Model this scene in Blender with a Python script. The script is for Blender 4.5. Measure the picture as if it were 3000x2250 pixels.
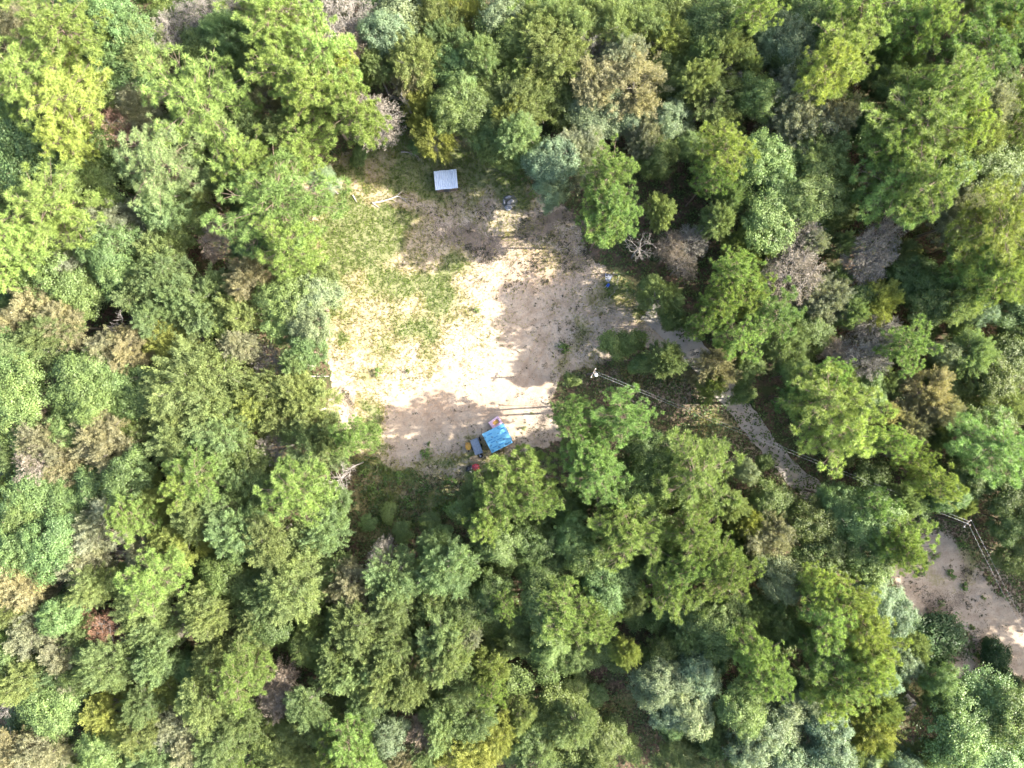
import bpy, math, random
import numpy as np
from mathutils import Vector, Matrix, Euler

# ---------------------------------------------------------------- camera, sky, sun, exposure
for o in list(bpy.data.objects):
    bpy.data.objects.remove(o, do_unlink=True)
SC = bpy.context.scene
COL = SC.collection
CAM_H = 105.0          # drone height over the clearing
GSD = 0.05             # metres on the ground per photo pixel (3000 px wide)
cam_d = bpy.data.cameras.new('camera')
cam_d.sensor_width = 36.0
cam_d.lens = 18.0 / (75.0 / CAM_H)
cam_d.clip_start = 0.5
cam_d.clip_end = 2000.0
cam = bpy.data.objects.new('camera', cam_d)
cam.location = (0, 0, CAM_H)
COL.objects.link(cam)
SC.camera = cam

SUN_EL = math.radians(32.5)
SUN_AZ = math.radians(2.0)       # measured from +X towards +Y
sun_dir = Vector((math.cos(SUN_EL) * math.cos(SUN_AZ), math.cos(SUN_EL) * math.sin(SUN_AZ), math.sin(SUN_EL)))
world = bpy.data.worlds.new('World')
SC.world = world
world.use_nodes = True
wn = world.node_tree
sky = wn.nodes.new('ShaderNodeTexSky')
sky.sky_type = 'NISHITA'
sky.sun_disc = False
sky.dust_density = 4.0
sky.ozone_density = 0.6
sky.sun_elevation = SUN_EL
sky.sun_rotation = math.radians(90.0) - SUN_AZ
wn.links.new(sky.outputs[0], wn.nodes['Background'].inputs[0])
wn.nodes['Background'].inputs[1].default_value = 0.15
sun_l = bpy.data.lights.new('sun', 'SUN')
sun_l.energy = 4.5
sun_l.angle = math.radians(0.55)
sun_l.color = (1.0, 0.95, 0.86)
sun = bpy.data.objects.new('sun', sun_l)
sun.rotation_euler = sun_dir.to_track_quat('Z', 'Y').to_euler()
sun.location = (60, 0, 80)
COL.objects.link(sun)
SC.view_settings.view_transform = 'Standard'
SC.view_settings.look = 'None'
SC.view_settings.exposure = 2.45
SC.view_settings.gamma = 1.0
SC.view_settings.use_curve_mapping = False
SC.cycles.max_bounces = 6
SC.cycles.diffuse_bounces = 3
SC.cycles.glossy_bounces = 2
SC.cycles.transmission_bounces = 4
SC.cycles.transparent_max_bounces = 4

RNG = np.random.default_rng(11)
random.seed(5)


def at(px, py, z=0.0):
    """photo pixel seen at height z -> world point"""
    k = GSD * (CAM_H - z) / CAM_H
    return Vector(((px - 1500.0) * k, (1125.0 - py) * k, z))


def to_px(x, y, z=0.0):
    k = CAM_H / (CAM_H - z) / GSD
    return 1500.0 + x * k, 1125.0 - y * k


# ---------------------------------------------------------------- materials
def new_mat(name):
    m = bpy.data.materials.new(name)
    m.use_nodes = True
    nt = m.node_tree
    for n in list(nt.nodes):
        nt.nodes.remove(n)
    out = nt.nodes.new('ShaderNodeOutputMaterial')
    return m, nt, out


def N(nt, kind, **kw):
    n = nt.nodes.new(kind)
    for k, v in kw.items():
        setattr(n, k, v)
    return n


def mixrgb(nt, a, b, fac, blend='MIX'):
    n = nt.nodes.new('ShaderNodeMix')
    n.data_type = 'RGBA'
    n.blend_type = blend
    for sock, v in ((n.inputs['Factor'], fac), (n.inputs['A'], a), (n.inputs['B'], b)):
        if hasattr(v, 'is_linked') or isinstance(v, bpy.types.NodeSocket):
            nt.links.new(v, sock)
        else:
            sock.default_value = v if not isinstance(v, tuple) else (*v[:3], 1.0)
    return n.outputs['Result']


def mathn(nt, op, a, b=None, c=None, clamp=False):
    n = nt.nodes.new('ShaderNodeMath')
    n.operation = op
    n.use_clamp = clamp
    for i, v in enumerate((a, b, c)):
        if v is None:
            continue
        if isinstance(v, bpy.types.NodeSocket):
            nt.links.new(v, n.inputs[i])
        else:
            n.inputs[i].default_value = v
    return n.outputs[0]


def maprange(nt, v, a, b, c=0.0, d=1.0):
    n = nt.nodes.new('ShaderNodeMapRange')
    nt.links.new(v, n.inputs[0])
    for i, x in enumerate((a, b, c, d)):
        n.inputs[i + 1].default_value = x
    n.clamp = True
    return n.outputs[0]


def noise(nt, vec, scale, detail=3.0, rough=0.55):
    n = nt.nodes.new('ShaderNodeTexNoise')
    n.inputs['Scale'].default_value = scale
    n.inputs['Detail'].default_value = detail
    n.inputs['Roughness'].default_value = rough
    if vec is not None:
        nt.links.new(vec, n.inputs['Vector'])
    return n.outputs[0]


def leaf_mat(name, rough=0.5, spec=0.35, transl=0.35, hue_yellow=0.25):
    m, nt, out = new_mat(name)
    oi = N(nt, 'ShaderNodeObjectInfo')
    at_ = N(nt, 'ShaderNodeAttribute', attribute_name='tint')
    tc = N(nt, 'ShaderNodeTexCoord')
    nz = noise(nt, tc.outputs['Object'], 0.55, 3.0)
    f = mathn(nt, 'ADD', mathn(nt, 'MULTIPLY', at_.outputs['Fac'], 0.65), mathn(nt, 'MULTIPLY', nz, 0.7))
    br = maprange(nt, f, 0.2, 1.1, 0.45, 1.6)
    cv = N(nt, 'ShaderNodeCombineXYZ')
    for i in range(3):
        nt.links.new(br, cv.inputs[i])
    col = mixrgb(nt, oi.outputs['Color'], cv.outputs[0], 1.0, 'MULTIPLY')
    yel = mixrgb(nt, col, (1.10, 1.06, 0.80), 1.0, 'MULTIPLY')
    yf = maprange(nt, noise(nt, tc.outputs['Object'], 0.3, 3.0), 0.42, 0.68, 0.0, min(1.0, hue_yellow * 3))
    col = mixrgb(nt, col, yel, yf)
    p = N(nt, 'ShaderNodeBsdfPrincipled')
    nt.links.new(col, p.inputs['Base Color'])
    p.inputs['Roughness'].default_value = rough
    p.inputs['Specular IOR Level'].default_value = spec
    t = N(nt, 'ShaderNodeBsdfTranslucent')
    tcol = mixrgb(nt, col, (1.1, 1.15, 0.6), 1.0, 'MULTIPLY')
    nt.links.new(tcol, t.inputs['Color'])
    mx = N(nt, 'ShaderNodeMixShader')
    mx.inputs[0].default_value = transl
    nt.links.new(p.outputs[0], mx.inputs[1])
    nt.links.new(t.outputs[0], mx.inputs[2])
    nt.links.new(mx.outputs[0], out.inputs[0])
    return m


def plain_mat(name, col, rough=0.7, spec=0.3, metal=0.0, var=0.25, scale=6.0, bump=0.0, stretch=None):
    m, nt, out = new_mat(name)
    tc = N(nt, 'ShaderNodeTexCoord')
    vec = tc.outputs['Object']
    if stretch:
        mp = N(nt, 'ShaderNodeMapping')
        mp.inputs['Scale'].default_value = stretch
        nt.links.new(vec, mp.inputs['Vector'])
        vec = mp.outputs[0]
    nz = noise(nt, vec, scale, 5.0, 0.6)
    dark = tuple(c * (1 - var) for c in col)
    lite = tuple(min(1, c * (1 + var)) for c in col)
    c = mixrgb(nt, dark, lite, maprange(nt, nz, 0.3, 0.7))
    p = N(nt, 'ShaderNodeBsdfPrincipled')
    nt.links.new(c, p.inputs['Base Color'])
    p.inputs['Roughness'].default_value = rough
    p.inputs['Specular IOR Level'].default_value = spec
    p.inputs['Metallic'].default_value = metal
    if bump > 0:
        b = N(nt, 'ShaderNodeBump')
        b.inputs['Strength'].default_value = bump
        b.inputs['Distance'].default_value = 0.03
        nt.links.new(nz, b.inputs['Height'])
        nt.links.new(b.outputs[0], p.inputs['Normal'])
    nt.links.new(p.outputs[0], out.inputs[0])
    return m


M_PINE = leaf_mat('pine_needles', 0.55, 0.25, 0.30, 0.15)
M_LEAF = leaf_mat('broad_leaves', 0.48, 0.35, 0.35, 0.2)
M_FINE = leaf_mat('fine_leaves', 0.6, 0.2, 0.35, 0.3)
M_DEADLEAF = leaf_mat('dry_leaves', 0.85, 0.05, 0.15, 0.1)
M_BARK = plain_mat('bark', (0.16, 0.12, 0.095), 0.9, 0.1, 0, 0.4, 5, 0.4, (1, 1, 0.15))
M_PBARK = plain_mat('pine_bark', (0.15, 0.112, 0.088), 0.9, 0.1, 0, 0.4, 5, 0.4, (1, 1, 0.2))
M_OAKBARK = plain_mat('oak_bark', (0.23, 0.205, 0.18), 0.9, 0.1, 0, 0.35, 5, 0.3, (1, 1, 0.2))
M_GREYWOOD = plain_mat('bleached_wood', (0.215, 0.195, 0.175), 0.85, 0.1, 0, 0.3, 4, 0.2, (1, 1, 0.3))


# ---------------------------------------------------------------- mesh helpers
def mesh_np(name, verts, tris=None, quads=None, mat=None, tint=None, smooth=False):
    me = bpy.data.meshes.new(name)
    verts = np.asarray(verts, dtype=np.float32).reshape(-1, 3)
    nt_ = 0 if tris is None else len(tris)
    nq = 0 if quads is None else len(quads)
    loops = []
    if nt_:
        loops.append(np.asarray(tris, dtype=np.int32).ravel())
    if nq:
        loops.append(np.asarray(quads, dtype=np.int32).ravel())
    loops = np.concatenate(loops)
    starts = np.concatenate([np.arange(nt_) * 3, nt_ * 3 + np.arange(nq) * 4]).astype(np.int32)
    me.vertices.add(len(verts))
    me.vertices.foreach_set('co', verts.ravel())
    me.loops.add(len(loops))
    me.loops.foreach_set('vertex_index', loops)
    me.polygons.add(nt_ + nq)
    me.polygons.foreach_set('loop_start', starts)
    if smooth:
        me.polygons.foreach_set('use_smooth', np.ones(nt_ + nq, dtype=bool))
    me.update(calc_edges=True)
    if tint is not None:
        a = me.attributes.new('tint', 'FLOAT', 'FACE')
        a.data.foreach_set('value', np.asarray(tint, dtype=np.float32))
    if mat:
        me.materials.append(mat)
    return me


class MB:
    """collects simple shapes into one mesh"""
    def __init__(s):
        s.v = []
        s.f = []

    def add(s, vs, fs):
        b = len(s.v)
        s.v += [tuple(v) for v in vs]
        s.f += [tuple(i + b for i in f) for f in fs]
        return s

    def box(s, x0, x1, y0, y1, z0, z1, mtx=None):
        vs = [Vector((x, y, z)) for z in (z0, z1) for y in (y0, y1) for x in (x0, x1)]
        if mtx is not None:
            vs = [mtx @ v for v in vs]
        return s.add(vs, [(0, 2, 3, 1), (4, 5, 7, 6), (0, 1, 5, 4), (2, 6, 7, 3), (0, 4, 6, 2), (1, 3, 7, 5)])

    def prism(s, poly, z0, z1):
        n = len(poly)
        vs = [(x, y, z0) for x, y in poly] + [(x, y, z1) for x, y in poly]
        fs = [tuple(reversed(range(n))), tuple(range(n, 2 * n))]
        fs += [(i, (i + 1) % n, n + (i + 1) % n, n + i) for i in range(n)]
        return s.add(vs, fs)

    def tube(s, pts, rads, n=6, cap=True):
        pts = [Vector(p) for p in pts]
        base = len(s.v)
        for i, p in enumerate(pts):
            d = (pts[min(i + 1, len(pts) - 1)] - pts[max(i - 1, 0)])
            if d.length < 1e-6:
                d = Vector((0, 0, 1))
            d.normalize()
            a = d.cross(Vector((0.31, 0.87, 0.37)))
            if a.length < 1e-3:
                a = d.cross(Vector((1, 0, 0)))
            a.normalize()
            b = d.cross(a)
            for k in range(n):
                t = 2 * math.pi * k / n
                s.v.append(tuple(p + (a * math.cos(t) + b * math.sin(t)) * rads[i]))
        for i in range(len(pts) - 1):
            for k in range(n):
                k2 = (k + 1) % n
                s.f.append((base + i * n + k, base + i * n + k2, base + (i + 1) * n + k2, base + (i + 1) * n + k))
        if cap:
            s.f.append(tuple(base + k for k in reversed(range(n))))
            e = base + (len(pts) - 1) * n
            s.f.append(tuple(e + k for k in range(n)))
        return s

    def mesh(s, name, mat, smooth=False):
        me = bpy.data.meshes.new(name)
        me.from_pydata(s.v, [], s.f)
        me.update()
        if smooth:
            me.polygons.foreach_set('use_smooth', np.ones(len(me.polygons), dtype=bool))
        me.materials.append(mat)
        return me

    def build(s, name, mat, parent=None, smooth=False):
        return link(name, s.mesh(name, mat, smooth), parent)


def link(name, me, parent=None):
    o = bpy.data.objects.new(name, me)
    COL.objects.link(o)
    if parent is not None:
        o.parent = parent
    return o


def thing(name, label, cat, loc=(0, 0, 0), rz=0.0, group=None):
    o = bpy.data.objects.new(name, None)
    COL.objects.link(o)
    o.empty_display_size = 0.3
    o.location = loc
    o.rotation_euler = (0, 0, rz)
    o['label'] = label
    o['category'] = cat
    if group:
        o['group'] = group
    return o


def tag(o, label, cat, group=None):
    o['label'] = label
    o['category'] = cat
    if group:
        o['group'] = group
    return o


# ---------------------------------------------------------------- numpy noise
def vnoise(x, y, seed=0):
    xi = np.floor(x).astype(np.int64)
    yi = np.floor(y).astype(np.int64)
    fx = x - xi
    fy = y - yi
    fx = fx * fx * (3 - 2 * fx)
    fy = fy * fy * (3 - 2 * fy)

    def h(a, b):
        n = (a * 374761393 + b * 668265263 + seed * 974634777) & 0x7fffffff
        n = ((n ^ (n >> 13)) * 1274126177) & 0x7fffffff
        return ((n ^ (n >> 16)) & 0xffff) / 65535.0
    return ((h(xi, yi) * (1 - fx) + h(xi + 1, yi) * fx) * (1 - fy) +
            (h(xi, yi + 1) * (1 - fx) + h(xi + 1, yi + 1) * fx) * fy)


def fnoise(x, y, seed=0, octv=4):
    s = 0.0
    a = 0.5
    for i in range(octv):
        s = s + a * vnoise(x * 2 ** i, y * 2 ** i, seed + i * 7)
        a *= 0.5
    return s / (1 - 0.5 ** octv)


def sdist(poly, x, y):
    """signed distance in px, positive inside"""
    d = np.full(x.shape, 1e9)
    ins = np.zeros(x.shape, dtype=bool)
    n = len(poly)
    for i in range(n):
        ax, ay = poly[i]
        bx, by = poly[(i + 1) % n]
        ex, ey = bx - ax, by - ay
        t = np.clip(((x - ax) * ex + (y - ay) * ey) / (ex * ex + ey * ey + 1e-9), 0, 1)
        d = np.minimum(d, np.hypot(x - ax - t * ex, y - ay - t * ey))
        c = (ay > y) != (by > y)
        xx = ax + (y - ay) * ex / (ey if abs(ey) > 1e-9 else 1e-9)
        ins ^= c & (x < xx)
    return np.where(ins, d, -d)


def sstep(a, b, v):
    t = np.clip((v - a) / (b - a), 0, 1)
    return t * t * (3 - 2 * t)


# ---------------------------------------------------------------- ground
CLEARING = [(905, 640), (880, 560), (838, 500), (825, 460), (880, 445), (960, 500), (1030, 440), (1120, 420), (1250, 405),
            (1330, 395), (1440, 430), (1530, 500), (1600, 590), (1690, 640), (1740, 740), (1810, 830), (1900, 900),
            (1990, 980), (2080, 1060), (1990, 1060), (1880, 1010), (1740, 1080), (1650, 1110), (1610, 1190), (1640, 1290),
            (1560, 1300), (1470, 1360), (1380, 1420), (1250, 1400), (1150, 1380), (1060, 1330), (1000, 1270), (968, 1180),
            (960, 1000), (945, 800), (925, 700)]
SIDE = [(1600, 1060), (1760, 1040), (1960, 1080), (2150, 1150), (2260, 1290), (2380, 1430), (2520, 1550), (2700, 1490),
        (2860, 1520), (2990, 1640), (3100, 1800), (3100, 1960), (2990, 2010), (2900, 2060), (2790, 2010), (2640, 2130),
        (2560, 2080), (2620, 1960), (2640, 1800), (2560, 1660), (2300, 1480), (2160, 1360), (1990, 1260), (1800, 1180), (1660, 1140)]
YARD = [(2590, 1650), (2660, 1600), (2760, 1555), (2840, 1620), (2930, 1740), (3100, 1880), (3100, 2000), (2960, 2000),
        (2890, 2010), (2800, 2000), (2785, 1950), (2860, 1900), (2840, 1860), (2760, 1820), (2670, 1820), (2620, 1740)]
GLADE = [(1640, 1900), (1740, 1870), (1850, 1900), (1880, 2000), (1960, 2110), (2000, 2250), (1720, 2260), (1780, 2130), (1690, 2040)]
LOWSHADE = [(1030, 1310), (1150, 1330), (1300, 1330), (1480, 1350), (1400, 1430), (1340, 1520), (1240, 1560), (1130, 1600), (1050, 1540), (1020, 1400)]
ROAD = [(1900, 905), (1985, 980), (2060, 1060), (2120, 1130), (2165, 1195), (2215, 1260), (2270, 1330), (2330, 1395),
        (2400, 1455), (2480, 1510), (2570, 1555), (2640, 1590)]
GRASS = [  # px, py, rx, ry, strength
    (1050, 680, 120, 110, 1.45), (1100, 500, 120, 70, 0.8), (1290, 510, 200, 85, 1.4), (1440, 510, 120, 90, 1.3), (1170, 440, 140, 40, 0.8),
    (950, 500, 80, 70, 0.9), (1010, 1000, 40, 90, 0.55), (1120, 860, 180, 130, 0.8), (1300, 850, 120, 130, 0.85), (1180, 980, 180, 90, 0.75),
    (975, 960, 25, 60, 0.8), (1390, 900, 40, 60, 0.65), (1085, 1085, 45, 50, 0.6), (1190, 1085, 20, 14, 0.7), (1350, 1060, 60, 30, 0.25), (1250, 760, 60, 40, 0.4),
    (1200, 1350, 220, 45, 0.95), (1400, 1390, 120, 60, 0.6), (1130, 1480, 130, 120, 0.8), (1330, 1450, 120, 90, 0.8),
    (1790, 870, 70, 80, 0.75), (1860, 950, 60, 35, 0.6), (1640, 740, 120, 70, 0.4), (1880, 1130, 120, 40, 0.5), (2080, 1240, 90, 70, 0.6), (1700, 1100, 60, 40, 0.5),
    (1230, 720, 60, 40, 0.5), (1560, 640, 60, 60, 0.5), (1080, 1240, 40, 110, 0.7), (1660, 1000, 50, 60, 0.6),
    (2880, 1610, 60, 120, 0.6), (2800, 1690, 60, 30, 0.35), (2720, 1630, 60, 40, 0.5), (2680, 1990, 70, 90, 0.6), (1780, 2080, 160, 90, 0.7)]
LITTERSPOT = [(1420, 680, 280, 80, 0.85), (1640, 650, 120, 70, 0.95), (1700, 740, 90, 60, 0.7), (1570, 780, 150, 60, 0.6), (1010, 1210, 40, 90, 0.7), (1800, 1120, 200, 60, 0.6), (1560, 1250, 90, 60, 0.6),
              (1690, 820, 60, 60, 0.45), (1840, 920, 90, 50, 0.6), (1300, 1440, 200, 80, 0.5), (1640, 960, 70, 60, 0.5), (2760, 1740, 110, 80, 0.75), (2860, 1660, 60, 90, 0.8), (2880, 1960, 70, 60, 0.8),
              (1400, 600, 150, 40, 0.4), (2000, 1200, 160, 60, 0.6), (1260, 640, 120, 50, 0.5)]
CLAY = [(1600, 780, 120, 50, 0.6), (1480, 680, 120, 40, 0.5), (1810, 900, 60, 25, 0.5), (1250, 1190, 160, 40, 0.35), (1590, 1130, 60, 40, 0.4), (2000, 1240, 130, 40, 0.4), (1750, 1880, 100, 50, 0.5), (1400, 1345, 50, 20, .7), (1060, 480, 50, 50, 0.5)]


def blobs(lst, x, y, nz):
    s = np.zeros(x.shape)
    wx_ = (fnoise(x / 110.0, y / 110.0, 91, 4) - 0.5) * 230
    wy_ = (fnoise(x / 110.0, y / 110.0, 97, 4) - 0.5) * 230
    x, y = x + wx_, y + wy_
    for (cx, cy, rx, ry, k) in lst:
        r2 = ((x - cx) / rx) ** 2 + ((y - cy) / ry) ** 2
        s = np.maximum(s, k * np.exp(-r2 * 0.9))
    return np.clip(s * (0.6 + 0.9 * nz), 0, 1)


def ground_masks(x, y):
    """x, y in photo pixels on the ground; returns sand, grass, litter, clay"""
    n1 = np.clip(0.5 + 1.5 * (fnoise(x / 75.0, y / 75.0, 3, 5) - 0.5), 0, 1)
    n2 = fnoise(x / 30.0, y / 30.0, 9)
    wob = (n1 - 0.5) * 45 + (n2 - 0.5) * 40
    s = sstep(-12, 14, sdist(CLEARING, x, y) + wob * 0.7)
    s = np.maximum(s, 0.88 * sstep(-15, 25, sdist(YARD, x, y) + wob * 0.6))
    s = np.maximum(s, 0.42 * sstep(-15, 40, sdist(SIDE, x, y) + wob))
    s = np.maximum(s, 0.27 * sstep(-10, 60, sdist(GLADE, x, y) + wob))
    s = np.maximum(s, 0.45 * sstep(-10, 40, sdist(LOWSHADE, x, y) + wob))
    g = blobs(GRASS, x, y, n1)
    l = blobs(LITTERSPOT, x, y, n2)
    c = blobs(CLAY, x, y, n1)
    return s, g, l, c


def catmull_np(pts, per=6):
    out = []
    for i in range(len(pts) - 1):
        p0, p1, p2, p3 = [np.array(pts[min(max(j, 0), len(pts) - 1)], dtype=float) for j in (i - 1, i, i + 1, i + 2)]
        for k in range(per):
            t = k / per
            out.append(0.5 * ((2 * p1) + (p2 - p0) * t + (2 * p0 - 5 * p1 + 4 * p2 - p3) * t * t + (3 * p1 - p0 - 3 * p2 + p3) * t ** 3))
    out.append(np.array(pts[-1], dtype=float))
    return out


fine_x = np.concatenate([np.arange(-84, -34, 0.6), np.arange(-34, 32, 0.22), np.arange(32, 84.01, 0.6)])
fine_y = np.concatenate([np.arange(-64, -16, 0.6), np.arange(-16, 38, 0.22), np.arange(38, 64.01, 0.6)])
gx = np.concatenate([[-500, -250, -140, -100], fine_x, [100, 140, 250, 500]])
gy = np.concatenate([[-500, -250, -140, -90], fine_y, [90, 140, 250, 500]])
GX, GY = np.meshgrid(gx, gy)
GPX, GPY = 1500 + GX / GSD, 1125 - GY / GSD
gs, gg, gl, gc = ground_masks(GPX, GPY)
TRACKS = [[(1960, 975), (1840, 930), (1700, 900), (1560, 930), (1470, 1010), (1400, 1090), (1300, 1150), (1150, 1190)],
          [(1900, 935), (1750, 905), (1620, 860), (1540, 790), (1500, 700)],
          [(1600, 960), (1560, 1060), (1500, 1150), (1400, 1210), (1250, 1230)],
          [(1240, 1000), (1330, 1110), (1420, 1180), (1480, 1200)]]
gt = np.zeros(GX.shape)
for tk in TRACKS:
    cp = catmull_np(tk)
    dmin = np.full(GX.shape, 1e9)
    for i in range(len(cp) - 1):
        ax, ay = cp[i]
        bx, by = cp[i + 1]
        ex, ey = bx - ax, by - ay
        tt = np.clip(((GPX - ax) * ex + (GPY - ay) * ey) / (ex * ex + ey * ey + 1e-9), 0, 1)
        dmin = np.minimum(dmin, np.hypot(GPX - ax - tt * ex, GPY - ay - tt * ey))
    rut = np.exp(-((dmin - 15) / 4.5) ** 2) * (0.45 + 0.9 * fnoise(GX / 2.5, GY / 2.5, 63))
    gt = np.maximum(gt, np.clip(rut, 0, 1))
nyg, nxg = GX.shape
gz = (fnoise(GX / 3.0, GY / 3.0, 21) - 0.5) * 0.10 - 0.03
gz = np.minimum(gz - 0.03 * gt, 0.0)
idx = np.arange(nxg * nyg).reshape(nyg, nxg)
quads = np.stack([idx[:-1, :-1], idx[:-1, 1:], idx[1:, 1:], idx[1:, :-1]], -1).reshape(-1, 4)


def ground_mat():
    m, nt, out = new_mat('ground_surface')
    tc = N(nt, 'ShaderNodeTexCoord')
    P = tc.outputs['Object']

    def A(n):
        return N(nt, 'ShaderNodeAttribute', attribute_name=n).outputs['Fac']
    sand, grass, litter, clay = A('sand'), A('grass'), A('litter'), A('clay')
    track = A('track')
    n_f = noise(nt, P, 2.4, 6.0, 0.65)
    n_m = noise(nt, P, 0.55, 4.0, 0.6)
    n_ff = noise(nt, P, 7.0, 4.0, 0.7)
    # sand
    sc_ = mixrgb(nt, (0.245, 0.19, 0.138), (0.36, 0.298, 0.228), maprange(nt, n_m, 0.3, 0.65))
    sc_ = mixrgb(nt, sc_, (0.19, 0.14, 0.095), maprange(nt, n_ff, 0.54, 0.68, 0, 0.75))
    sc_ = mixrgb(nt, sc_, (0.36, 0.22, 0.13), mathn(nt, 'MULTIPLY', clay, maprange(nt, n_f, 0.35, 0.6)))
    sc_ = mixrgb(nt, sc_, (0.25, 0.185, 0.13), mathn(nt, 'MULTIPLY', track, 0.55))
    # litter
    lc = mixrgb(nt, (0.045, 0.034, 0.024), (0.17, 0.115, 0.075), maprange(nt, n_f, 0.35, 0.7))
    lc = mixrgb(nt, lc, (0.045, 0.06, 0.022), maprange(nt, n_m, 0.42, 0.6, 0, 0.85))
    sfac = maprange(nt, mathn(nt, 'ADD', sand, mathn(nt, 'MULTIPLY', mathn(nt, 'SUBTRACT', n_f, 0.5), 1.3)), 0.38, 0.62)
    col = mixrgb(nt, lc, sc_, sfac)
    lfac = maprange(nt, mathn(nt, 'ADD', litter, mathn(nt, 'MULTIPLY', mathn(nt, 'SUBTRACT', n_ff, 0.5), 1.6)), 0.52, 0.70, 0, 0.8)
    col = mixrgb(nt, col, (0.115, 0.092, 0.072), lfac)
    gcol = mixrgb(nt, (0.16, 0.155, 0.055), (0.26, 0.22, 0.11), maprange(nt, n_m, 0.35, 0.65))
    gcol = mixrgb(nt, gcol, (0.085, 0.12, 0.03), maprange(nt, grass, 0.55, 0.82, 0, 0.85))
    gfac = maprange(nt, mathn(nt, 'ADD', grass, mathn(nt, 'MULTIPLY', mathn(nt, 'SUBTRACT', n_f, 0.5), 1.5)), 0.28, 0.68, 0, 0.74)
    col = mixrgb(nt, col, gcol, gfac)
    p = N(nt, 'ShaderNodeBsdfPrincipled')
    nt.links.new(col, p.inputs['Base Color'])
    p.inputs['Roughness'].default_value = 0.95
    p.inputs['Specular IOR Level'].default_value = 0.1
    b = N(nt, 'ShaderNodeBump')
    b.inputs['Strength'].default_value = 0.6
    b.inputs['Distance'].default_value = 0.12
    nt.links.new(mathn(nt, 'ADD', n_f, mathn(nt, 'MULTIPLY', n_ff, 0.5)), b.inputs['Height'])
    nt.links.new(b.outputs[0], p.inputs['Normal'])
    nt.links.new(p.outputs[0], out.inputs[0])
    return m


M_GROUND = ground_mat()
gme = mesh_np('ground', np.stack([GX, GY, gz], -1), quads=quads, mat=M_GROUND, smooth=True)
for nm, arr in (('sand', gs), ('grass', gg), ('litter', gl), ('clay', gc), ('track', gt)):
    a = gme.attributes.new(nm, 'FLOAT', 'POINT')
    a.data.foreach_set('value', arr.astype(np.float32).ravel())
ground = link('ground', gme)
ground['kind'] = 'structure'


def road_mat():
    m, nt, out = new_mat('packed_road')
    tc = N(nt, 'ShaderNodeTexCoord')
    P = tc.outputs['Object']
    n_f = noise(nt, P, 3.0, 6.0, 0.65)
    n_m = noise(nt, P, 0.5, 4.0, 0.6)
    col = mixrgb(nt, (0.225, 0.198, 0.168), (0.32, 0.285, 0.24), maprange(nt, n_m, 0.3, 0.7))
    col = mixrgb(nt, col, (0.16, 0.13, 0.10), maprange(nt, n_f, 0.60, 0.72, 0, 0.7))
    p = N(nt, 'ShaderNodeBsdfPrincipled')
    nt.links.new(col, p.inputs['Base Color'])
    p.inputs['Roughness'].default_value = 0.95
    b = N(nt, 'ShaderNodeBump')
    b.inputs['Strength'].default_value = 0.5
    b.inputs['Distance'].default_value = 0.05
    nt.links.new(n_f, b.inputs['Height'])
    nt.links.new(b.outputs[0], p.inputs['Normal'])
    nt.links.new(p.outputs[0], out.inputs[0])
    return m


def catmull(pts, per=10):
    out = []
    for i in range(len(pts) - 1):
        p0, p1, p2, p3 = (Vector(pts[max(i - 1, 0)]), Vector(pts[i]), Vector(pts[i + 1]), Vector(pts[min(i + 2, len(pts) - 1)]))
        for k in range(per):
            t = k / per
            out.append(0.5 * ((2 * p1) + (p2 - p0) * t + (2 * p0 - 5 * p1 + 4 * p2 - p3) * t * t + (3 * p1 - p0 - 3 * p2 + p3) * t ** 3))
    out.append(Vector(pts[-1]))
    return out


rp = catmull([tuple(at(x, y)) for x, y in ROAD], 12)
rv, rq = [], []
NW = 8
for i, p in enumerate(rp):
    d = rp[min(i + 1, len(rp) - 1)] - rp[max(i - 1, 0)]
    nrm = Vector((-d.y, d.x, 0)).normalized()
    t = i / (len(rp) - 1)
    w = 1.6 + 0.2 * math.sin(t * 9)
    wl = w + (fnoise(np.array(i * 0.35), np.array(1.3), 5) - 0.5) * 1.1
    wr = w + (fnoise(np.array(i * 0.35), np.array(7.7), 6) - 0.5) * 1.1
    for k in range(NW + 1):
        u = k / NW
        q = p + nrm * (wl * (1 - u) - wr * u)
        rv.append((q.x, q.y, 0.012))
for i in range(len(rp) - 1):
    for k in range(NW):
        a = i * (NW + 1) + k
        rq.append((a, a + NW + 1, a + NW + 2, a + 1))
road = link('dirt_road', mesh_np('dirt_road', rv, quads=rq, mat=road_mat(), smooth=True))
road['kind'] = 'structure'

# ---------------------------------------------------------------- foliage builders
def unit(v):
    return v / (np.linalg.norm(v, axis=-1, keepdims=True) + 1e-9)


def leaf_quads(c, nrm, rng, ln, wd):
    """diamond leaves: centres c, normals nrm"""
    n = len(c)
    a = unit(np.cross(nrm, rng.normal(size=(n, 3))))
    b = np.cross(nrm, a)
    L = ln * rng.uniform(0.65, 1.3, (n, 1))
    W = wd * rng.uniform(0.7, 1.25, (n, 1))
    fold = nrm * (W * 0.35)
    v = np.stack([c - a * L * 0.5, c + b * W * 0.5 + fold, c + a * L * 0.5, c - b * W * 0.5 + fold], 1)
    q = np.arange(n * 4).reshape(n, 4)
    return v.reshape(-1, 3), q


def leaf_tris(base, dirs, rng, ln, wd):
    n = len(base)
    side = unit(np.cross(dirs, rng.normal(size=(n, 3))))
    L = ln * rng.uniform(0.7, 1.25, (n, 1))
    W = wd * rng.uniform(0.75, 1.25, (n, 1))
    v = np.stack([base - side * W * 0.5, base + side * W * 0.5, base + dirs * L], 1)
    return v.reshape(-1, 3), np.arange(n * 3).reshape(n, 3)


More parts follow.
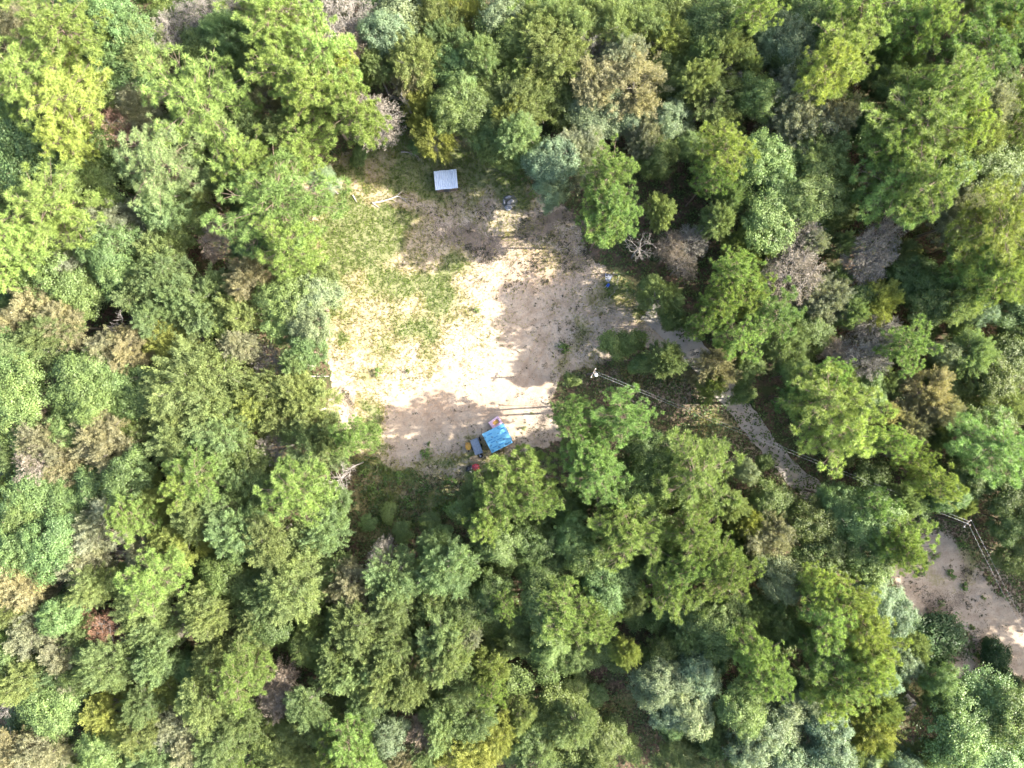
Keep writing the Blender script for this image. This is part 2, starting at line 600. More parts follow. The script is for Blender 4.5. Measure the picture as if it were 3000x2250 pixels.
def limb(mb, a, b, r0, r1, rng, n=5, segs=4, wig=0.06):
    a, b = Vector(a), Vector(b)
    L = (b - a).length
    pts, rad = [], []
    for i in range(segs + 1):
        t = i / segs
        p = a.lerp(b, t)
        if 0 < i < segs:
            p += Vector(rng.normal(0, wig * L, 3)) * 0.6
        p.z += 0.05 * L * math.sin(t * math.pi)
        pts.append(p)
        rad.append(r0 + (r1 - r0) * t)
    mb.tube(pts, rad, n, cap=False)


def broad_variant(name, seed, R=4.0, H=13.0, lobes=15, clumps=18, leaves=100, ln=0.185, wd=0.11, flat=0.85, mat=None, low=0.0, gap=0.0, bark=None):
    rng = np.random.default_rng(seed)
    zc = H - flat * R * 0.95
    C = np.array([0, 0, zc])
    lob = [(np.array([0, 0, zc + flat * R * 0.42]), R * 0.46)]
    stretch = rng.uniform(0.72, 1.25, 2)
    for i in range(lobes):
        az = i * 2.39996 + rng.normal(0, 0.3)
        el = rng.uniform(-0.45 - low, 1.0)
        d = np.array([math.cos(az) * math.cos(el) * stretch[0], math.sin(az) * math.cos(el) * stretch[1], math.sin(el) * flat])
        rr = R * rng.uniform(0.23, 0.42)
        lob.append((C + d * (R * rng.uniform(0.5, 0.85) - rr * 0.25), rr))
    cc, cr, ct, co = [], [], [], []
    for (lc, lr) in lob:
        k = int(clumps * (lr / (0.36 * R)) ** 1.6) + 4
        dirs = unit(rng.normal(size=(k, 3)) + 0.7 * unit(lc - C + np.array([0, 0, 0.4 * R])))
        rad = lr * rng.uniform(0.5, 1.22, (k, 1))
        p = lc + dirs * rad * np.array([1, 1, 0.85])
        keep = rng.uniform(size=k) > gap
        cc.append(p[keep])
        cr.append(rng.uniform(0.34, 0.85, keep.sum()) * min(1.0, R / 3.0 + 0.1))
        ct.append(np.clip(rng.normal(0.5, 0.22, keep.sum()), 0, 1))
        co.append(dirs[keep])
    kf = int(70 * (R / 4.0) ** 2) if low == 0 else 0
    if kf:
        dirs = unit(rng.normal(size=(kf, 3)) + np.array([0, 0, 0.55]))
        cc.append(C + dirs * np.array([R * stretch[0], R * stretch[1], R * flat]) * rng.uniform(0.62, 1.0, (kf, 1)))
        cr.append(rng.uniform(0.35, 0.8, kf))
        ct.append(np.clip(rng.normal(0.45, 0.22, kf), 0, 1))
        co.append(dirs)
    cc = np.concatenate(cc)
    cr = np.concatenate(cr)
    ct = np.concatenate(ct)
    co = np.concatenate(co)
    m = leaves
    nC = len(cc)
    d = unit(rng.normal(size=(nC, m, 3)))
    rad = cr[:, None, None] * rng.uniform(0.15, 1.25, (nC, m, 1))
    pos = cc[:, None, :] + d * rad * np.array([1, 1, 0.6])
    nrm = unit(d * 0.5 + co[:, None, :] * 0.5 + np.array([0, 0, 0.75]) + rng.normal(0, 0.6, (nC, m, 3)))
    tint = np.clip(ct[:, None] * 0.6 + rng.uniform(0, 0.4, (nC, m)), 0, 1)
    v, q = leaf_quads(pos.reshape(-1, 3), nrm.reshape(-1, 3), rng, ln, wd)
    crown = mesh_np(name + '_crown', v, quads=q, mat=mat or M_LEAF, tint=tint.ravel())
    mb = MB()
    r0 = 0.028 * R + 0.10
    lean = rng.normal(0, 0.25, 2)
    top = Vector((lean[0], lean[1], zc - 0.15 * R))
    limb(mb, (0, 0, -0.15), top, r0, r0 * 0.55, rng, 7, 5, 0.012)
    for (lc, lr) in lob:
        st = Vector((0, 0, 0)).lerp(top, rng.uniform(0.7, 1.0))
        limb(mb, st, lc, r0 * 0.42, 0.03, rng, 5, 3, 0.05)
        for _ in range(3):
            e = lc + unit(rng.normal(size=3)) * lr * 0.95
            limb(mb, lc, e, 0.03, 0.012, rng, 4, 2, 0.06)
    trunk = mb.mesh(name + '_trunk', bark or M_BARK)
    return crown, trunk, R, H


def fine_variant(name, seed, R=4.0, H=13.0, lobes=16, sprays=21, leaves=115, ln=0.185, wd=0.068, flat=0.9, mat=None, dens=1.0, bark=None, twigs=4):
    rng = np.random.default_rng(seed)
    zc = H - flat * R * 0.95
    C = np.array([0, 0, zc])
    lob = [(np.array([0, 0, zc + flat * R * 0.45]), R * 0.42)]
    st = rng.uniform(0.72, 1.25, 2)
    for i in range(lobes):
        az = i * 2.39996 + rng.normal(0, 0.35)
        el = rng.uniform(-0.4, 1.05)
        d = np.array([math.cos(az) * math.cos(el) * st[0], math.sin(az) * math.cos(el) * st[1], math.sin(el) * flat])
        rr = R * rng.uniform(0.20, 0.39)
        lob.append((C + d * (R * rng.uniform(0.5, 0.85) - rr * 0.25), rr))
    cc, ax, ct = [], [], []
    for (lc, lr) in lob:
        k = int(sprays * dens * (lr / (0.33 * R)) ** 1.5) + 4
        out = unit(lc - C + np.array([0, 0, 0.25 * R]))
        dirs = unit(rng.normal(size=(k, 3)) + 0.8 * out)
        cc.append(lc + dirs * lr * rng.uniform(0.45, 1.15, (k, 1)))
        ax.append(unit(dirs + 0.4 * out + np.array([0, 0, 0.15])))
        ct.append(np.clip(rng.normal(0.5, 0.25, k), 0, 1))
    kf = int(80 * dens)
    dirs = unit(rng.normal(size=(kf, 3)) + np.array([0, 0, 0.55]))
    cc.append(C + dirs * np.array([R * st[0], R * st[1], R * flat]) * rng.uniform(0.6, 0.98, (kf, 1)))
    ax.append(dirs)
    ct.append(np.clip(rng.normal(0.45, 0.25, kf), 0, 1))
    cc = np.concatenate(cc)
    ax = np.concatenate(ax)
    ct = np.concatenate(ct)
    nC = len(cc)
    m = leaves
    t = rng.uniform(-0.4, 0.75, (nC, m, 1))
    off = rng.normal(0, 0.17, (nC, m, 3)) * (1.15 - t)
    base = cc[:, None, :] + ax[:, None, :] * t * 0.95 + off
    dirs = unit(ax[:, None, :] * 0.7 + rng.normal(0, 0.6, (nC, m, 3)) + np.array([0, 0, 0.15]))
    tint = np.clip(ct[:, None] * 0.6 + rng.uniform(0, 0.4, (nC, m)), 0, 1)
    v, f = leaf_tris(base.reshape(-1, 3), dirs.reshape(-1, 3), rng, ln, wd)
    crown = mesh_np(name + '_crown', v, tris=f, mat=mat or M_FINE, tint=tint.ravel())
    mb = MB()
    r0 = 0.026 * R + 0.10
    top = Vector((rng.normal(0, 0.3), rng.normal(0, 0.3), zc - 0.1 * R))
    limb(mb, (0, 0, -0.15), top, r0, r0 * 0.55, rng, 7, 5, 0.012)
    for (lc, lr) in lob:
        s0 = Vector((0, 0, 0)).lerp(top, rng.uniform(0.7, 1.0))
        limb(mb, s0, lc, r0 * 0.4, 0.03, rng, 5, 3, 0.06)
        for _ in range(twigs):
            e = lc + unit(rng.normal(size=3) + 0.5 * unit(lc - C)) * lr * 1.15
            limb(mb, lc, e, 0.028, 0.010, rng, 4, 3, 0.07)
    trunk = mb.mesh(name + '_trunk', bark or M_OAKBARK)
    return crown, trunk, R, H


def pine_variant(name, seed, R=3.9, H=20.0, levels=11, per=5, needles=68, nl=0.38, nw=0.050):
    rng = np.random.default_rng(seed)
    mb = MB()
    lean = rng.normal(0, 0.35, 2)
    tops = Vector((lean[0], lean[1], H * 0.97))
    limb(mb, (0, 0, -0.15), tops, 0.24, 0.06, rng, 8, 7, 0.006)
    pc, pd, pt = [], [], []
    z0 = 0.56
    for i in range(levels):
        t = i / (levels - 1)
        z = H * (z0 + (0.97 - z0) * t)
        prof = (0.62 + 0.9 * t - 1.35 * t * t) if t < 0.5 else (0.73 * (1 - ((t - 0.5) / 0.5) ** 1.7) + 0.16)
        prof = prof / 0.74
        for k in range(per):
            if rng.uniform() < 0.10:
                continue
            az = k * 2 * math.pi / per + i * 1.1 + rng.normal(0, 0.28)
            L = R * prof * rng.uniform(0.68, 1.12)
            up = 0.05 + 0.5 * t + rng.normal(0, 0.08)
            o = np.array([tops.x * z / H, tops.y * z / H, z])
            d = np.array([math.cos(az), math.sin(az), up])
            side = np.array([-math.sin(az), math.cos(az), 0])
            end = o + d * L
            limb(mb, o, end, 0.038, 0.010, rng, 5, 3, 0.03)
            npf = max(3, int(round(13 * L / R)))
            for j in range(npf):
                s = 1.0 if j == 0 else rng.uniform(0.15, 1.0)
                lat = 0 if j == 0 else rng.uniform(-1, 1) * (0.18 + 0.22 * (1.05 - s)) * min(L, 3.2) * 1.05
                q = o + d * L * s + side * lat + np.array([0, 0, 0.10 + rng.normal(0, 0.14)])
                if j and abs(lat) > 0.35:
                    limb(mb, o + d * L * max(0.3, s - 0.2), q, 0.02, 0.010, rng, 4, 1, 0)
                pc.append(q)
                pd.append(unit(d * 0.55 + side * np.sign(lat) * 0.35 + np.array([0, 0, 0.75])))
                pt.append(np.clip(rng.normal(0.45 + 0.12 * s, 0.2), 0, 1))
    for j in range(5):
        pc.append(np.array([tops.x, tops.y, H * 0.97]) + rng.normal(0, 0.28, 3))
        pd.append(np.array([0, 0, 1.0]))
        pt.append(0.6)
    pc, pd, pt = np.array(pc), np.array(pd), np.array(pt)
    nP, m = len(pc), needles
    dirs = unit(unit(rng.normal(size=(nP, m, 3))) + pd[:, None, :] * 0.6)
    size = rng.uniform(0.75, 1.2, (nP, 1, 1))
    base = pc[:, None, :] + dirs * 0.10 * size
    v, f = leaf_tris(base.reshape(-1, 3), dirs.reshape(-1, 3), rng, nl, nw)
    tint = np.clip(pt[:, None] * 0.75 + rng.uniform(0, 0.25, (nP, m)), 0, 1)
    crown = mesh_np(name + '_crown', v, tris=f, mat=M_PINE, tint=tint.ravel())
    return crown, mb.mesh(name + '_trunk', M_PBARK), R, H


def snag_variant(name, seed, R=3.0, H=11.0):
    """bare dead tree: trunk and a fan of bleached branches"""
    rng = np.random.default_rng(seed)
    tb, br = MB(), MB()
    top = Vector((rng.normal(0, 0.5), rng.normal(0, 0.5), H * 0.8))
    limb(tb, (0, 0, -0.15), top, 0.17, 0.08, rng, 7, 6, 0.015)

    def grow(p, d, L, r, lev):
        e = p + d * L
        limb(br, p, e, r, r * 0.5, rng, 4 if lev else 5, 3, 0.06)
        if lev >= 3 or L < 0.3:
            return
        for _ in range(int(rng.integers(3, 5))):
            s = rng.uniform(0.35, 1.0)
            nd = Vector(unit(np.array(d) * 0.9 + rng.normal(0, 0.55, 3) + np.array([0, 0, 0.12])))
            grow(p + d * L * s, nd, L * rng.uniform(0.4, 0.68), max(0.012, r * 0.5), lev + 1)
    for i in range(10):
        s = rng.uniform(0.6, 1.0)
        az = i * 2.4 + rng.normal(0, 0.3)
        el = rng.uniform(0.1, 0.9)
        d = Vector((math.cos(az) * math.cos(el), math.sin(az) * math.cos(el), math.sin(el)))
        grow(Vector((0, 0, 0)).lerp(top, s), d, R * rng.uniform(0.5, 0.8), 0.06, 0)
    return br.mesh(name + '_branches', M_GREYWOOD), tb.mesh(name + '_trunk', M_GREYWOOD), R, H


VAR = {
    'pine': [pine_variant('pine%d' % i, 100 + i, R=3.9 + 0.15 * (i % 3), levels=10 + i % 3, per=5 + (i % 2)) for i in range(7)],
    'broad': [broad_variant('broad%d' % i, 200 + i, lobes=14 + i % 5, flat=0.78 + 0.07 * (i % 4)) for i in range(7)],
    'fine': [fine_variant('fine%d' % i, 300 + i, lobes=15 + i % 6, flat=0.8 + 0.08 * (i % 4)) for i in range(8)],
    'dry': [fine_variant('dry%d' % i, 400 + i, sprays=13, leaves=42, ln=0.18, wd=0.07, mat=M_DEADLEAF, bark=M_GREYWOOD, twigs=12) for i in range(3)],
    'snag': [snag_variant('snag%d' % i, 500 + i) for i in range(4)],
    'small': [broad_variant('small%d' % i, 600 + i, R=2.0, H=6.0, lobes=9, clumps=14, leaves=60, ln=0.19, wd=0.115, low=0.3) for i in range(4)],
    'weed': [broad_variant('weed%d' % i, 800 + i, R=1.0, H=1.0, lobes=5, clumps=2, leaves=8, ln=0.26, wd=0.10, flat=0.8, low=0.6) for i in range(4)],
    'bush': [broad_variant('bush%d' % i, 700 + i, R=2.4, H=3.6, lobes=16, clumps=16, leaves=46, ln=0.20, wd=0.13, flat=0.78, low=0.5) for i in range(3)],
}
VCOUNT = {k: 0 for k in VAR}

# code: (mesh set, albedo, crown height range, object name, wording, category)
KIND = {
    'P': ('pine', (0.190, 0.248, 0.062), (18, 21), 'pine_tree', 'tall bright yellow-green pine', 'pine tree'),
    'Q': ('pine', (0.175, 0.220, 0.090), (17, 20), 'pine_tree', 'tall pale grey-green pine', 'pine tree'),
    'N': ('pine', (0.130, 0.200, 0.048), (16, 19), 'pine_tree', 'tall leaf-green pine', 'pine tree'),
    'F': ('pine', (0.095, 0.185, 0.050), (17, 19), 'pine_tree', 'tall emerald green pine', 'pine tree'),
    'B': ('broad', (0.118, 0.188, 0.064), (12, 15), 'broadleaf_tree', 'cool green broadleaf tree', 'tree'),
    'M': ('broad', (0.085, 0.125, 0.034), (10, 13), 'broadleaf_tree', 'deep green broadleaf tree', 'tree'),
    'G': ('broad', (0.170, 0.225, 0.140), (11, 14), 'broadleaf_tree', 'silvery grey-green broadleaf tree', 'tree'),
    'O': ('fine', (0.142, 0.188, 0.080), (12, 15), 'oak_tree', 'olive green oak', 'oak tree'),
    'K': ('fine', (0.205, 0.205, 0.130), (11, 14), 'oak_tree', 'pale khaki oak', 'oak tree'),
    'Y': ('fine', (0.195, 0.228, 0.062), (11, 13), 'oak_tree', 'yellowish green oak', 'oak tree'),
    'D': ('dry', (0.215, 0.185, 0.155), (10, 13), 'dying_tree', 'grey-tan dying tree', 'tree'),
    'E': ('dry', (0.200, 0.120, 0.085), (10, 12), 'dying_tree', 'rusty brown dying tree', 'tree'),
    'S': ('snag', (0.4, 0.36, 0.32), (10, 13), 'dead_tree', 'bare bleached dead tree', 'dead tree'),
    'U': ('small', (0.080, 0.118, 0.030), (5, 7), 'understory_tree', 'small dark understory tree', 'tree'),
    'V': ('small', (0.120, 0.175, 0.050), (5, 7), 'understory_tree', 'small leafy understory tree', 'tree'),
    'H': ('bush', (0.045, 0.090, 0.028), (3, 4), 'evergreen_bush', 'rounded dark evergreen bush', 'bush'),
    'W': ('weed', (0.130, 0.200, 0.050), (1, 2), 'weedy_shrub', 'low green weedy shrub', 'shrub'),
}

TILES = {
    (0, 0): '''P380 190 220|P230 470 230|P440 680 230|P420 880 110|P1290 640 280|P1800 150 220|P1850 540 190|P2080 350 190|P350 1310 240|Q1000 1080 230|
P60 1560 160|N1750 1330 280|N1650 1090 170|N1870 1600 170|B680 420 200|B640 100 200|B820 210 150|B150 950 220|B60 1150 160|B330 1050 140|B620 1150 190|
B700 1600 150|B60 760 130|O900 350 160|B580 560 190|K880 720 160|K850 590 120|D1100 230 130|M1330 310 170|O1500 200 160|M1450 430 170|M1650 380 130|
O1400 880 190|M1230 880 150|O1590 870 150|O1050 1310 170|O1240 1240 140|M1180 1410 160|K900 1430 140|K730 1460 160|K450 1550 170|O1000 1600 150|
K1700 690 130|E760 880 160|D1330 70 150|D1960 90 170|K90 230 170|N1960 930 150|P2100 680 150|O1850 880 140|D1400 1570 110|M700 930 120|B560 960 120|S440 690 90''',
    (1000, 0): '''D40 140 190|D190 720 165|D80 330 120|G350 110 170|G240 200 130|O610 130 150|O450 370 150|O230 430 120|O700 250 120|O880 330 130|Y820 120 110|
G1000 80 130|M1080 230 150|O1430 130 150|O1620 100 180|O1780 130 170|O1250 180 140|O1980 100 150|Y2080 250 150|M2170 60 100|D1600 290 120|K1830 370 140|
K1900 540 190|O1400 370 170|K1640 540 170|B720 420 140|B740 600 130|B690 700 120|Y1200 430 160|Y1290 550 130|O1200 680 190|M930 480 170|Y1100 720 90|
Y520 690 120|Y600 820 120|K480 500 110|M830 720 140|M930 640 150|M1000 830 150|O1160 860 150|M1470 620 150|G1700 720 190|G1860 760 150|G1340 1040 140|
G1380 1200 130|K1560 980 150|K1960 900 110|M2080 1010 110|N1740 1160 190|N1800 1340 190|N1690 1490 160|O2090 1340 120|N50 700 170|
P40 430 80|M1030 960 110|M1210 1000 110|M2130 480 150|G2140 750 120|S410 600 90|S1960 1590 120|D2140 1590 110''',
    (2000, 0): '''P500 40 130|P1150 80 190|P1060 300 200|P1040 450 150|P1640 130 140|N1520 200 150|N1960 330 190|P2060 210 120|P1760 590 190|N1640 640 170|P1790 740 130|
P1500 830 240|N1340 960 170|P1600 1230 180|N1430 1200 220|P2090 1510 230|P290 940 150|N180 1170 120|N2100 90 150|O280 330 130|O140 350 110|O200 600 170|O60 500 120|
O450 440 70|K760 660 190|K800 820 190|K1000 700 160|O860 950 170|O1130 700 120|G660 280 150|G530 210 120|O1380 540 130|O1270 370 70|B500 650 120|B900 1080 150|
B520 1030 160|B600 1180 120|B830 1280 170|B560 1400 170|M1000 1190 140|B1740 1050 140|B2000 1080 160|G2160 1160 110|K2020 720 160|K1900 1270 180|K1830 1420 160|
O1980 880 130|O300 1310 100|O220 1450 140|Y480 1560 140|Y370 1600 110|D740 1530 140|K860 1590 100|D1250 1570 150|M250 150 190|M850 130 170|M1380 150 160|
M700 420 140|D60 1560 120|M1850 420 140|M1240 500 100|S370 470 70''',
    (0, 750): '''P30 80 110|B300 120 190|B480 230 190|B720 80 140|B60 640 150|B110 900 200|B60 1070 150|B520 780 170|B400 1090 120|B700 760 150|B580 960 110|B790 1400 140|
B180 1580 200|B600 1500 150|B430 1620 130|B1830 250 150|B1830 430 130|G1990 300 150|G2000 450 120|K250 290 150|K400 430 130|K100 440 140|O250 530 160|K680 600 160|
K810 600 130|D330 850 150|K240 1210 150|D250 1350 130|K640 1080 150|K690 1210 160|K440 1340 130|O1000 370 130|O960 200 140|O1130 250 140|O1300 280 180|Y1330 400 120|
Y1090 560 160|Y1180 630 120|O1250 810 230|O1190 1010 220|O1350 1000 170|O1130 1200 170|O1260 1280 170|O1440 1190 130|O1340 720 110|O1560 330 120|K1620 180 130|
N1300 1450 150|N1160 1490 120|O1480 1430 120|Y900 1560 150|Y830 1610 110|O1440 1600 140|O1050 100 130|D1740 720 125|S1850 810 100|D1780 1260 110|D850 190 90|S780 430 80|
S1290 560 55|S1470 620 70|S2170 1450 90|M1900 90 120|M2050 150 110|K1530 560 120|O1700 860 130|Y1640 930 120|O1900 920 150|O2000 1010 140|O1800 1050 140|O2030 1250 150|
N1960 1500 180|O2090 1150 110|M1560 1090 120|M1600 1350 140|M1650 1510 130|B1990 640 100|O1900 700 100|M900 900 150|M870 1130 120|K160 700 90''',
    (1000, 750): '''N60 1210 120|S40 1390 70|F1510 985 140|F1830 1020 190|F1560 1290 150|F1650 1430 160|N1200 1440 160|N1090 1560 160|N1260 1570 130|M1960 1310 150|
M2110 1440 160|O1860 1600 160|M880 1540 120|V1490 800 60|O2090 660 140|V1890 530 95|V1760 580 100|O2050 270 130|M2170 410 100|V1990 190 90|V1960 700 100''',
    (2000, 750): '''D10 60 110|D740 110 170|K830 230 120|D1200 60 120|D1290 480 140|D1180 620 140|D960 620 90|N430 110 150|N420 260 150|N250 340 140|N560 400 155|N380 500 150|
O630 560 140|N140 470 100|K950 280 130|M850 470 130|O1110 400 100|Y1280 300 120|M1500 180 140|M1600 260 140|O1800 270 140|P2100 120 170|N1900 80 150|B2150 330 120|
N1500 580 130|G1700 610 80|G1950 370 80|O1900 660 140|M2110 650 140|M2000 790 140|B760 780 100|N980 790 100|P900 960 210|P1060 1110 190|N790 920 120|P1350 1230 110|
K1620 900 140|K1700 980 110|K1450 1080 140|K1480 1170 110|K1300 1030 80|N2020 1250 200|M2000 1110 140|M1900 1410 130|M2150 1510 140|N1500 1350 90|P1690 1440 120|
K200 720 150|Y190 850 100|V390 870 85|B420 700 110|N60 1380 230|G425 1385 75|V540 1330 50|M590 1620 130|B1000 1590 110|O330 1610 110|N1230 1620 100|M1150 280 110''',
    (0, 1500): '''B150 60 150|B300 210 170|B100 250 150|B370 700 130|B300 1230 180|B0 950 100|K620 100 150|S740 240 120|K550 350 160|K950 280 120|K120 430 150|K130 570 140|K170 780 130|
O60 660 100|O600 470 140|K400 950 140|K350 1060 120|O250 1100 130|O700 1000 150|O80 1130 140|K100 1600 160|K300 1540 130|E700 760 135|E540 640 75|D1790 1120 130|D1790 1260 110|D1200 700 95|
Y1050 100 120|Y1180 200 120|N900 40 110|O1250 60 140|N950 500 170|O930 640 160|O970 800 140|O1000 970 140|Y1080 1100 120|M1080 910 110|O1300 600 120|O1380 710 120|O1640 770 140|
O1380 960 150|O1480 1030 140|N1600 1080 150|O1530 150 150|O1700 200 180|O1900 330 190|O1900 500 160|O1750 580 150|Y2030 680 110|M1450 450 150|M1750 700 130|O2100 150 140|
O2150 900 100|O2150 1050 100|O2010 1250 140|O1550 1390 120|O1300 1250 150|K1150 1400 140|Y700 1310 140|O900 1250 120|O850 1450 130|S1010 1310 85|O1400 1510 140|K1200 1560 120|
M1750 1450 130|M1900 1390 110|N2150 1550 110|O1000 1610 140|B650 1550 120|M480 1100 100|S50 1270 60|M2000 870 100''',
    (1000, 1500): '''B1010 170 130|N990 60 110|O700 340 160|O600 220 110|O310 450 150|O330 620 160|K80 480 130|O100 750 140|O130 900 140|O330 900 130|O250 1050 140|O380 1150 140|
O80 1050 120|O180 1230 130|O680 840 160|O640 970 140|K820 820 90|Y930 1060 100|O760 1130 110|N1000 1200 80|O800 1330 160|O650 1380 120|Y900 1500 170|Y770 1590 150|Y1020 1450 110|
K430 1600 120|O550 1560 110|N80 1500 130|N130 1610 110|G320 1480 110|D480 1450 90|M1250 200 140|B1620 280 140|B1780 400 140|B1700 490 130|B1320 680 170|N1480 690 170|N1600 730 130|
B1360 860 100|M1330 450 150|B1500 130 110|N1900 120 190|N1750 60 140|N2100 500 160|M2080 160 130|M2150 330 110|M940 560 120|N1020 600 75|M800 650 120|D250 300 90|
G2090 1130 140|G2150 1270 120|U1350 1000 105|U1150 1100 110|V1500 1150 85|U1250 1350 120|U1410 1450 100|M1180 1500 120|M600 560 120|Y1850 920 80|M2050 920 110|U1600 1400 100''',
    (2000, 1500): '''N70 150 150|N200 290 150|N30 350 120|N300 420 140|O460 600 100|B220 700 150|B100 650 120|B280 840 130|K550 150 140|Y400 60 110|G640 450 135|P850 500 110|P1060 530 120|
P950 650 140|M900 250 170|M850 90 150|B1250 100 180|N1450 110 150|N1400 260 120|B1200 300 150|G1200 470 110|G1290 600 130|G1390 720 110|G1410 950 100|G1320 1060 100|P1150 720 140|
P1270 880 140|P1200 1000 130|N1000 950 170|P1050 1140 140|P950 1230 110|N480 900 140|N500 1070 140|G100 1100 140|G60 1300 130|B400 1300 150|G650 1350 140|G850 1280 120|G500 1500 160|
G950 1400 140|G1000 1560 140|G700 1600 120|Y1250 1400 140|Y1280 1290 110|Y1280 1500 100|G1450 1610 85|G1200 1620 80|H1650 850 175|H2050 950 80|H2110 1090 85|B1690 1100 85|
B1950 1260 190|B2110 1310 180|B1790 1420 190|B2010 1530 190|M1680 1200 100|M2150 60 110|M2170 300 100|M750 1200 130|M650 700 120|M500 750 100|Y590 500 60''',
}
EXTRA = [('G', 950, 530, 48, 6.5), ('S', 965, 540, 40, 7.0), ('W', 1478, 490, 20, 1.2), ('V', 1060, 450, 26, 2.4), ('V', 1218, 425, 26, 3.0),
         ('W', 1195, 1087, 10, 0.8), ('W', 1560, 1212, 7, 0.8), ('W', 1535, 1255, 9, 0.7), ('W', 1395, 905, 14, 0.7), ('W', 1105, 1090, 17, 0.9),
         ('W', 1530, 520, 16, 1.0), ('W', 1840, 1250, 13, 0.9), ('W', 1650, 1010, 26, 1.6), ('W', 1255, 1300, 9, .6), ('W', 2060, 1180, 15, 1.0),
         ('W', 1120, 420, 14, 1.0), ('W', 1255, 1330, 26, 1.0), ('W', 1170, 1400, 24, 1.0), ('W', 1320, 1410, 24, 1.0), ('W', 2825, 1595, 22, 1.2),
         ('W', 2790, 1690, 22, .8), ('W', 2830, 1720, 18, .8), ('W', 2740, 1630, 20, .8), ('W', 2700, 1680, 20, .7), ('W', 2900, 1690, 16, .8), ('W', 2850, 1840, 14, .6), ('W', 2870, 1930, 20, .8), ('W', 2760, 1770, 14, .6),
         ('V', 1740, 2040, 40, 4.0), ('U', 1800, 2120, 44, 4.5), ('V', 1850, 2190, 40, 4.0), ('U', 1700, 1990, 30, 3.0),
         ('H', 2200, 1170, 14, 1.2), ('W', 2885, 1755, 10, 0.6), ('W', 1440, 1390, 20, .8), ('W', 1560, 560, 20, 1.0), ('U', 1045, 470, 22, 2.6),
         ('W', 1090, 1440, 30, 2.0), ('V', 1140, 1500, 34, 2.4), ('W', 1200, 1480, 28, 1.8), ('V', 1260, 1530, 34, 2.6), ('W', 1320, 1490, 30, 2.2), ('V', 1180, 1560, 34, 2.6), ('W', 1385, 1450, 28, 2.0), ('V', 1080, 1530, 30, 2.2), ('W', 1240, 1440, 22, 1.2), ('W', 1060, 1380, 24, 1.6), ('V', 1300, 1560, 34, 2.6), ('W', 1130, 1410, 18, 1.0)]

trees = []     # dict rows


def add_tree(code, X, Y, R, H, manual=True):
    trees.append(dict(code=code, X=X, Y=Y, R=R, H=H, manual=manual))


rr = random.Random(77)
for (x0, y0), txt in TILES.items():
    for e in txt.replace('\n', '').split('|'):
        e = e.strip()
        code = e[0]
        tx, ty, tr = [float(q) for q in e[1:].split()]
        px, py, pr = x0 + tx / 2.212, y0 + ty / 2.212, tr / 2.212
        lo, hi = KIND[code][2]
        H = rr.uniform(lo, hi)
        if code not in 'UVHWS' and pr < 75:
            H *= 0.82 + 0.18 * min(1.5, pr / 75.0)
        zc = H * 0.82
        p = at(px, py, zc)
        R = pr * GSD * (CAM_H - zc) / CAM_H * (0.98 if 1560 < px < 2250 and 480 < py < 1330 else 1.21)
        add_tree(code, p.x, p.y, R, H)
for (code, px, py, pr, H) in EXTRA:
    p = at(px, py, H * 0.7)
    add_tree(code, p.x, p.y, pr * GSD * 0.96, H)

# fill the gaps under and between the crowns with understory
open_polys = [CLEARING, YARD]
XY = np.array([(t['X'], t['Y']) for t in trees])
RR = np.array([t['R'] for t in trees])
RDX = np.array([1500 + p.x / GSD for p in rp])
RDY = np.array([1125 - p.y / GSD for p in rp])
fr = random.Random(9)
n_fill = 0
for _ in range(5200):
    X, Y = fr.uniform(-76, 78), fr.uniform(-58, 58)
    px, py = to_px(X, Y)
    ax, ay = np.array([px]), np.array([py])
    if max(sdist(p, ax, ay)[0] for p in open_polys) > -38:
        continue
    if sdist(SIDE, ax, ay)[0] > -22 or sdist(GLADE, ax, ay)[0] > 18 or sdist(LOWSHADE, ax, ay)[0] > -5:
        continue
    d = np.hypot(XY[:, 0] - X, XY[:, 1] - Y)
    if np.min(d - RR * 0.62) < 0.95:
        continue
    if np.min(np.hypot(RDX - px, RDY - py)) < 92:
        continue
    if 1560 < px < 2150 and 480 < py < 1330 and True:
        continue
    inside_canopy = abs(X) < 66 and abs(Y) < 50
    if inside_canopy:
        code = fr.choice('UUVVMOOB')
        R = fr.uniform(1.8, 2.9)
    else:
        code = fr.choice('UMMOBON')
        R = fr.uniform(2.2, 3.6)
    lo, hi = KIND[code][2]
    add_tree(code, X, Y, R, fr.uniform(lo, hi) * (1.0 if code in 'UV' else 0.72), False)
    XY = np.vstack([XY, (X, Y)])
    RR = np.append(RR, R)
    n_fill += 1
for (X, Y, R, H) in ((81, -18, 3.6, 18), (86, -22, 4, 19), (82, -27, 3.4, 17), (88, -31, 4, 20), (83, -35, 3.4, 16), (89, -40, 4, 19), (84, -45, 3.6, 17), (90, -12, 4, 18), (80, -8, 3.6, 16), (88, -50, 4, 18), (92, -26, 4, 19), (94, -34, 4, 20), (93, -44, 4, 19), (80.5, -30, 3, 15), (81, -40.5, 3.2, 16), (97, -30, 4, 20), (97, -39, 4, 20), (85, -39, 3.2, 18)):
    add_tree('N', X, Y, R, H, False)  # unseen pines added past the right edge to throw shade over the yard
from collections import Counter
print('trees', len(trees), 'filled', n_fill, Counter(KIND[t['code']][3] for t in trees))

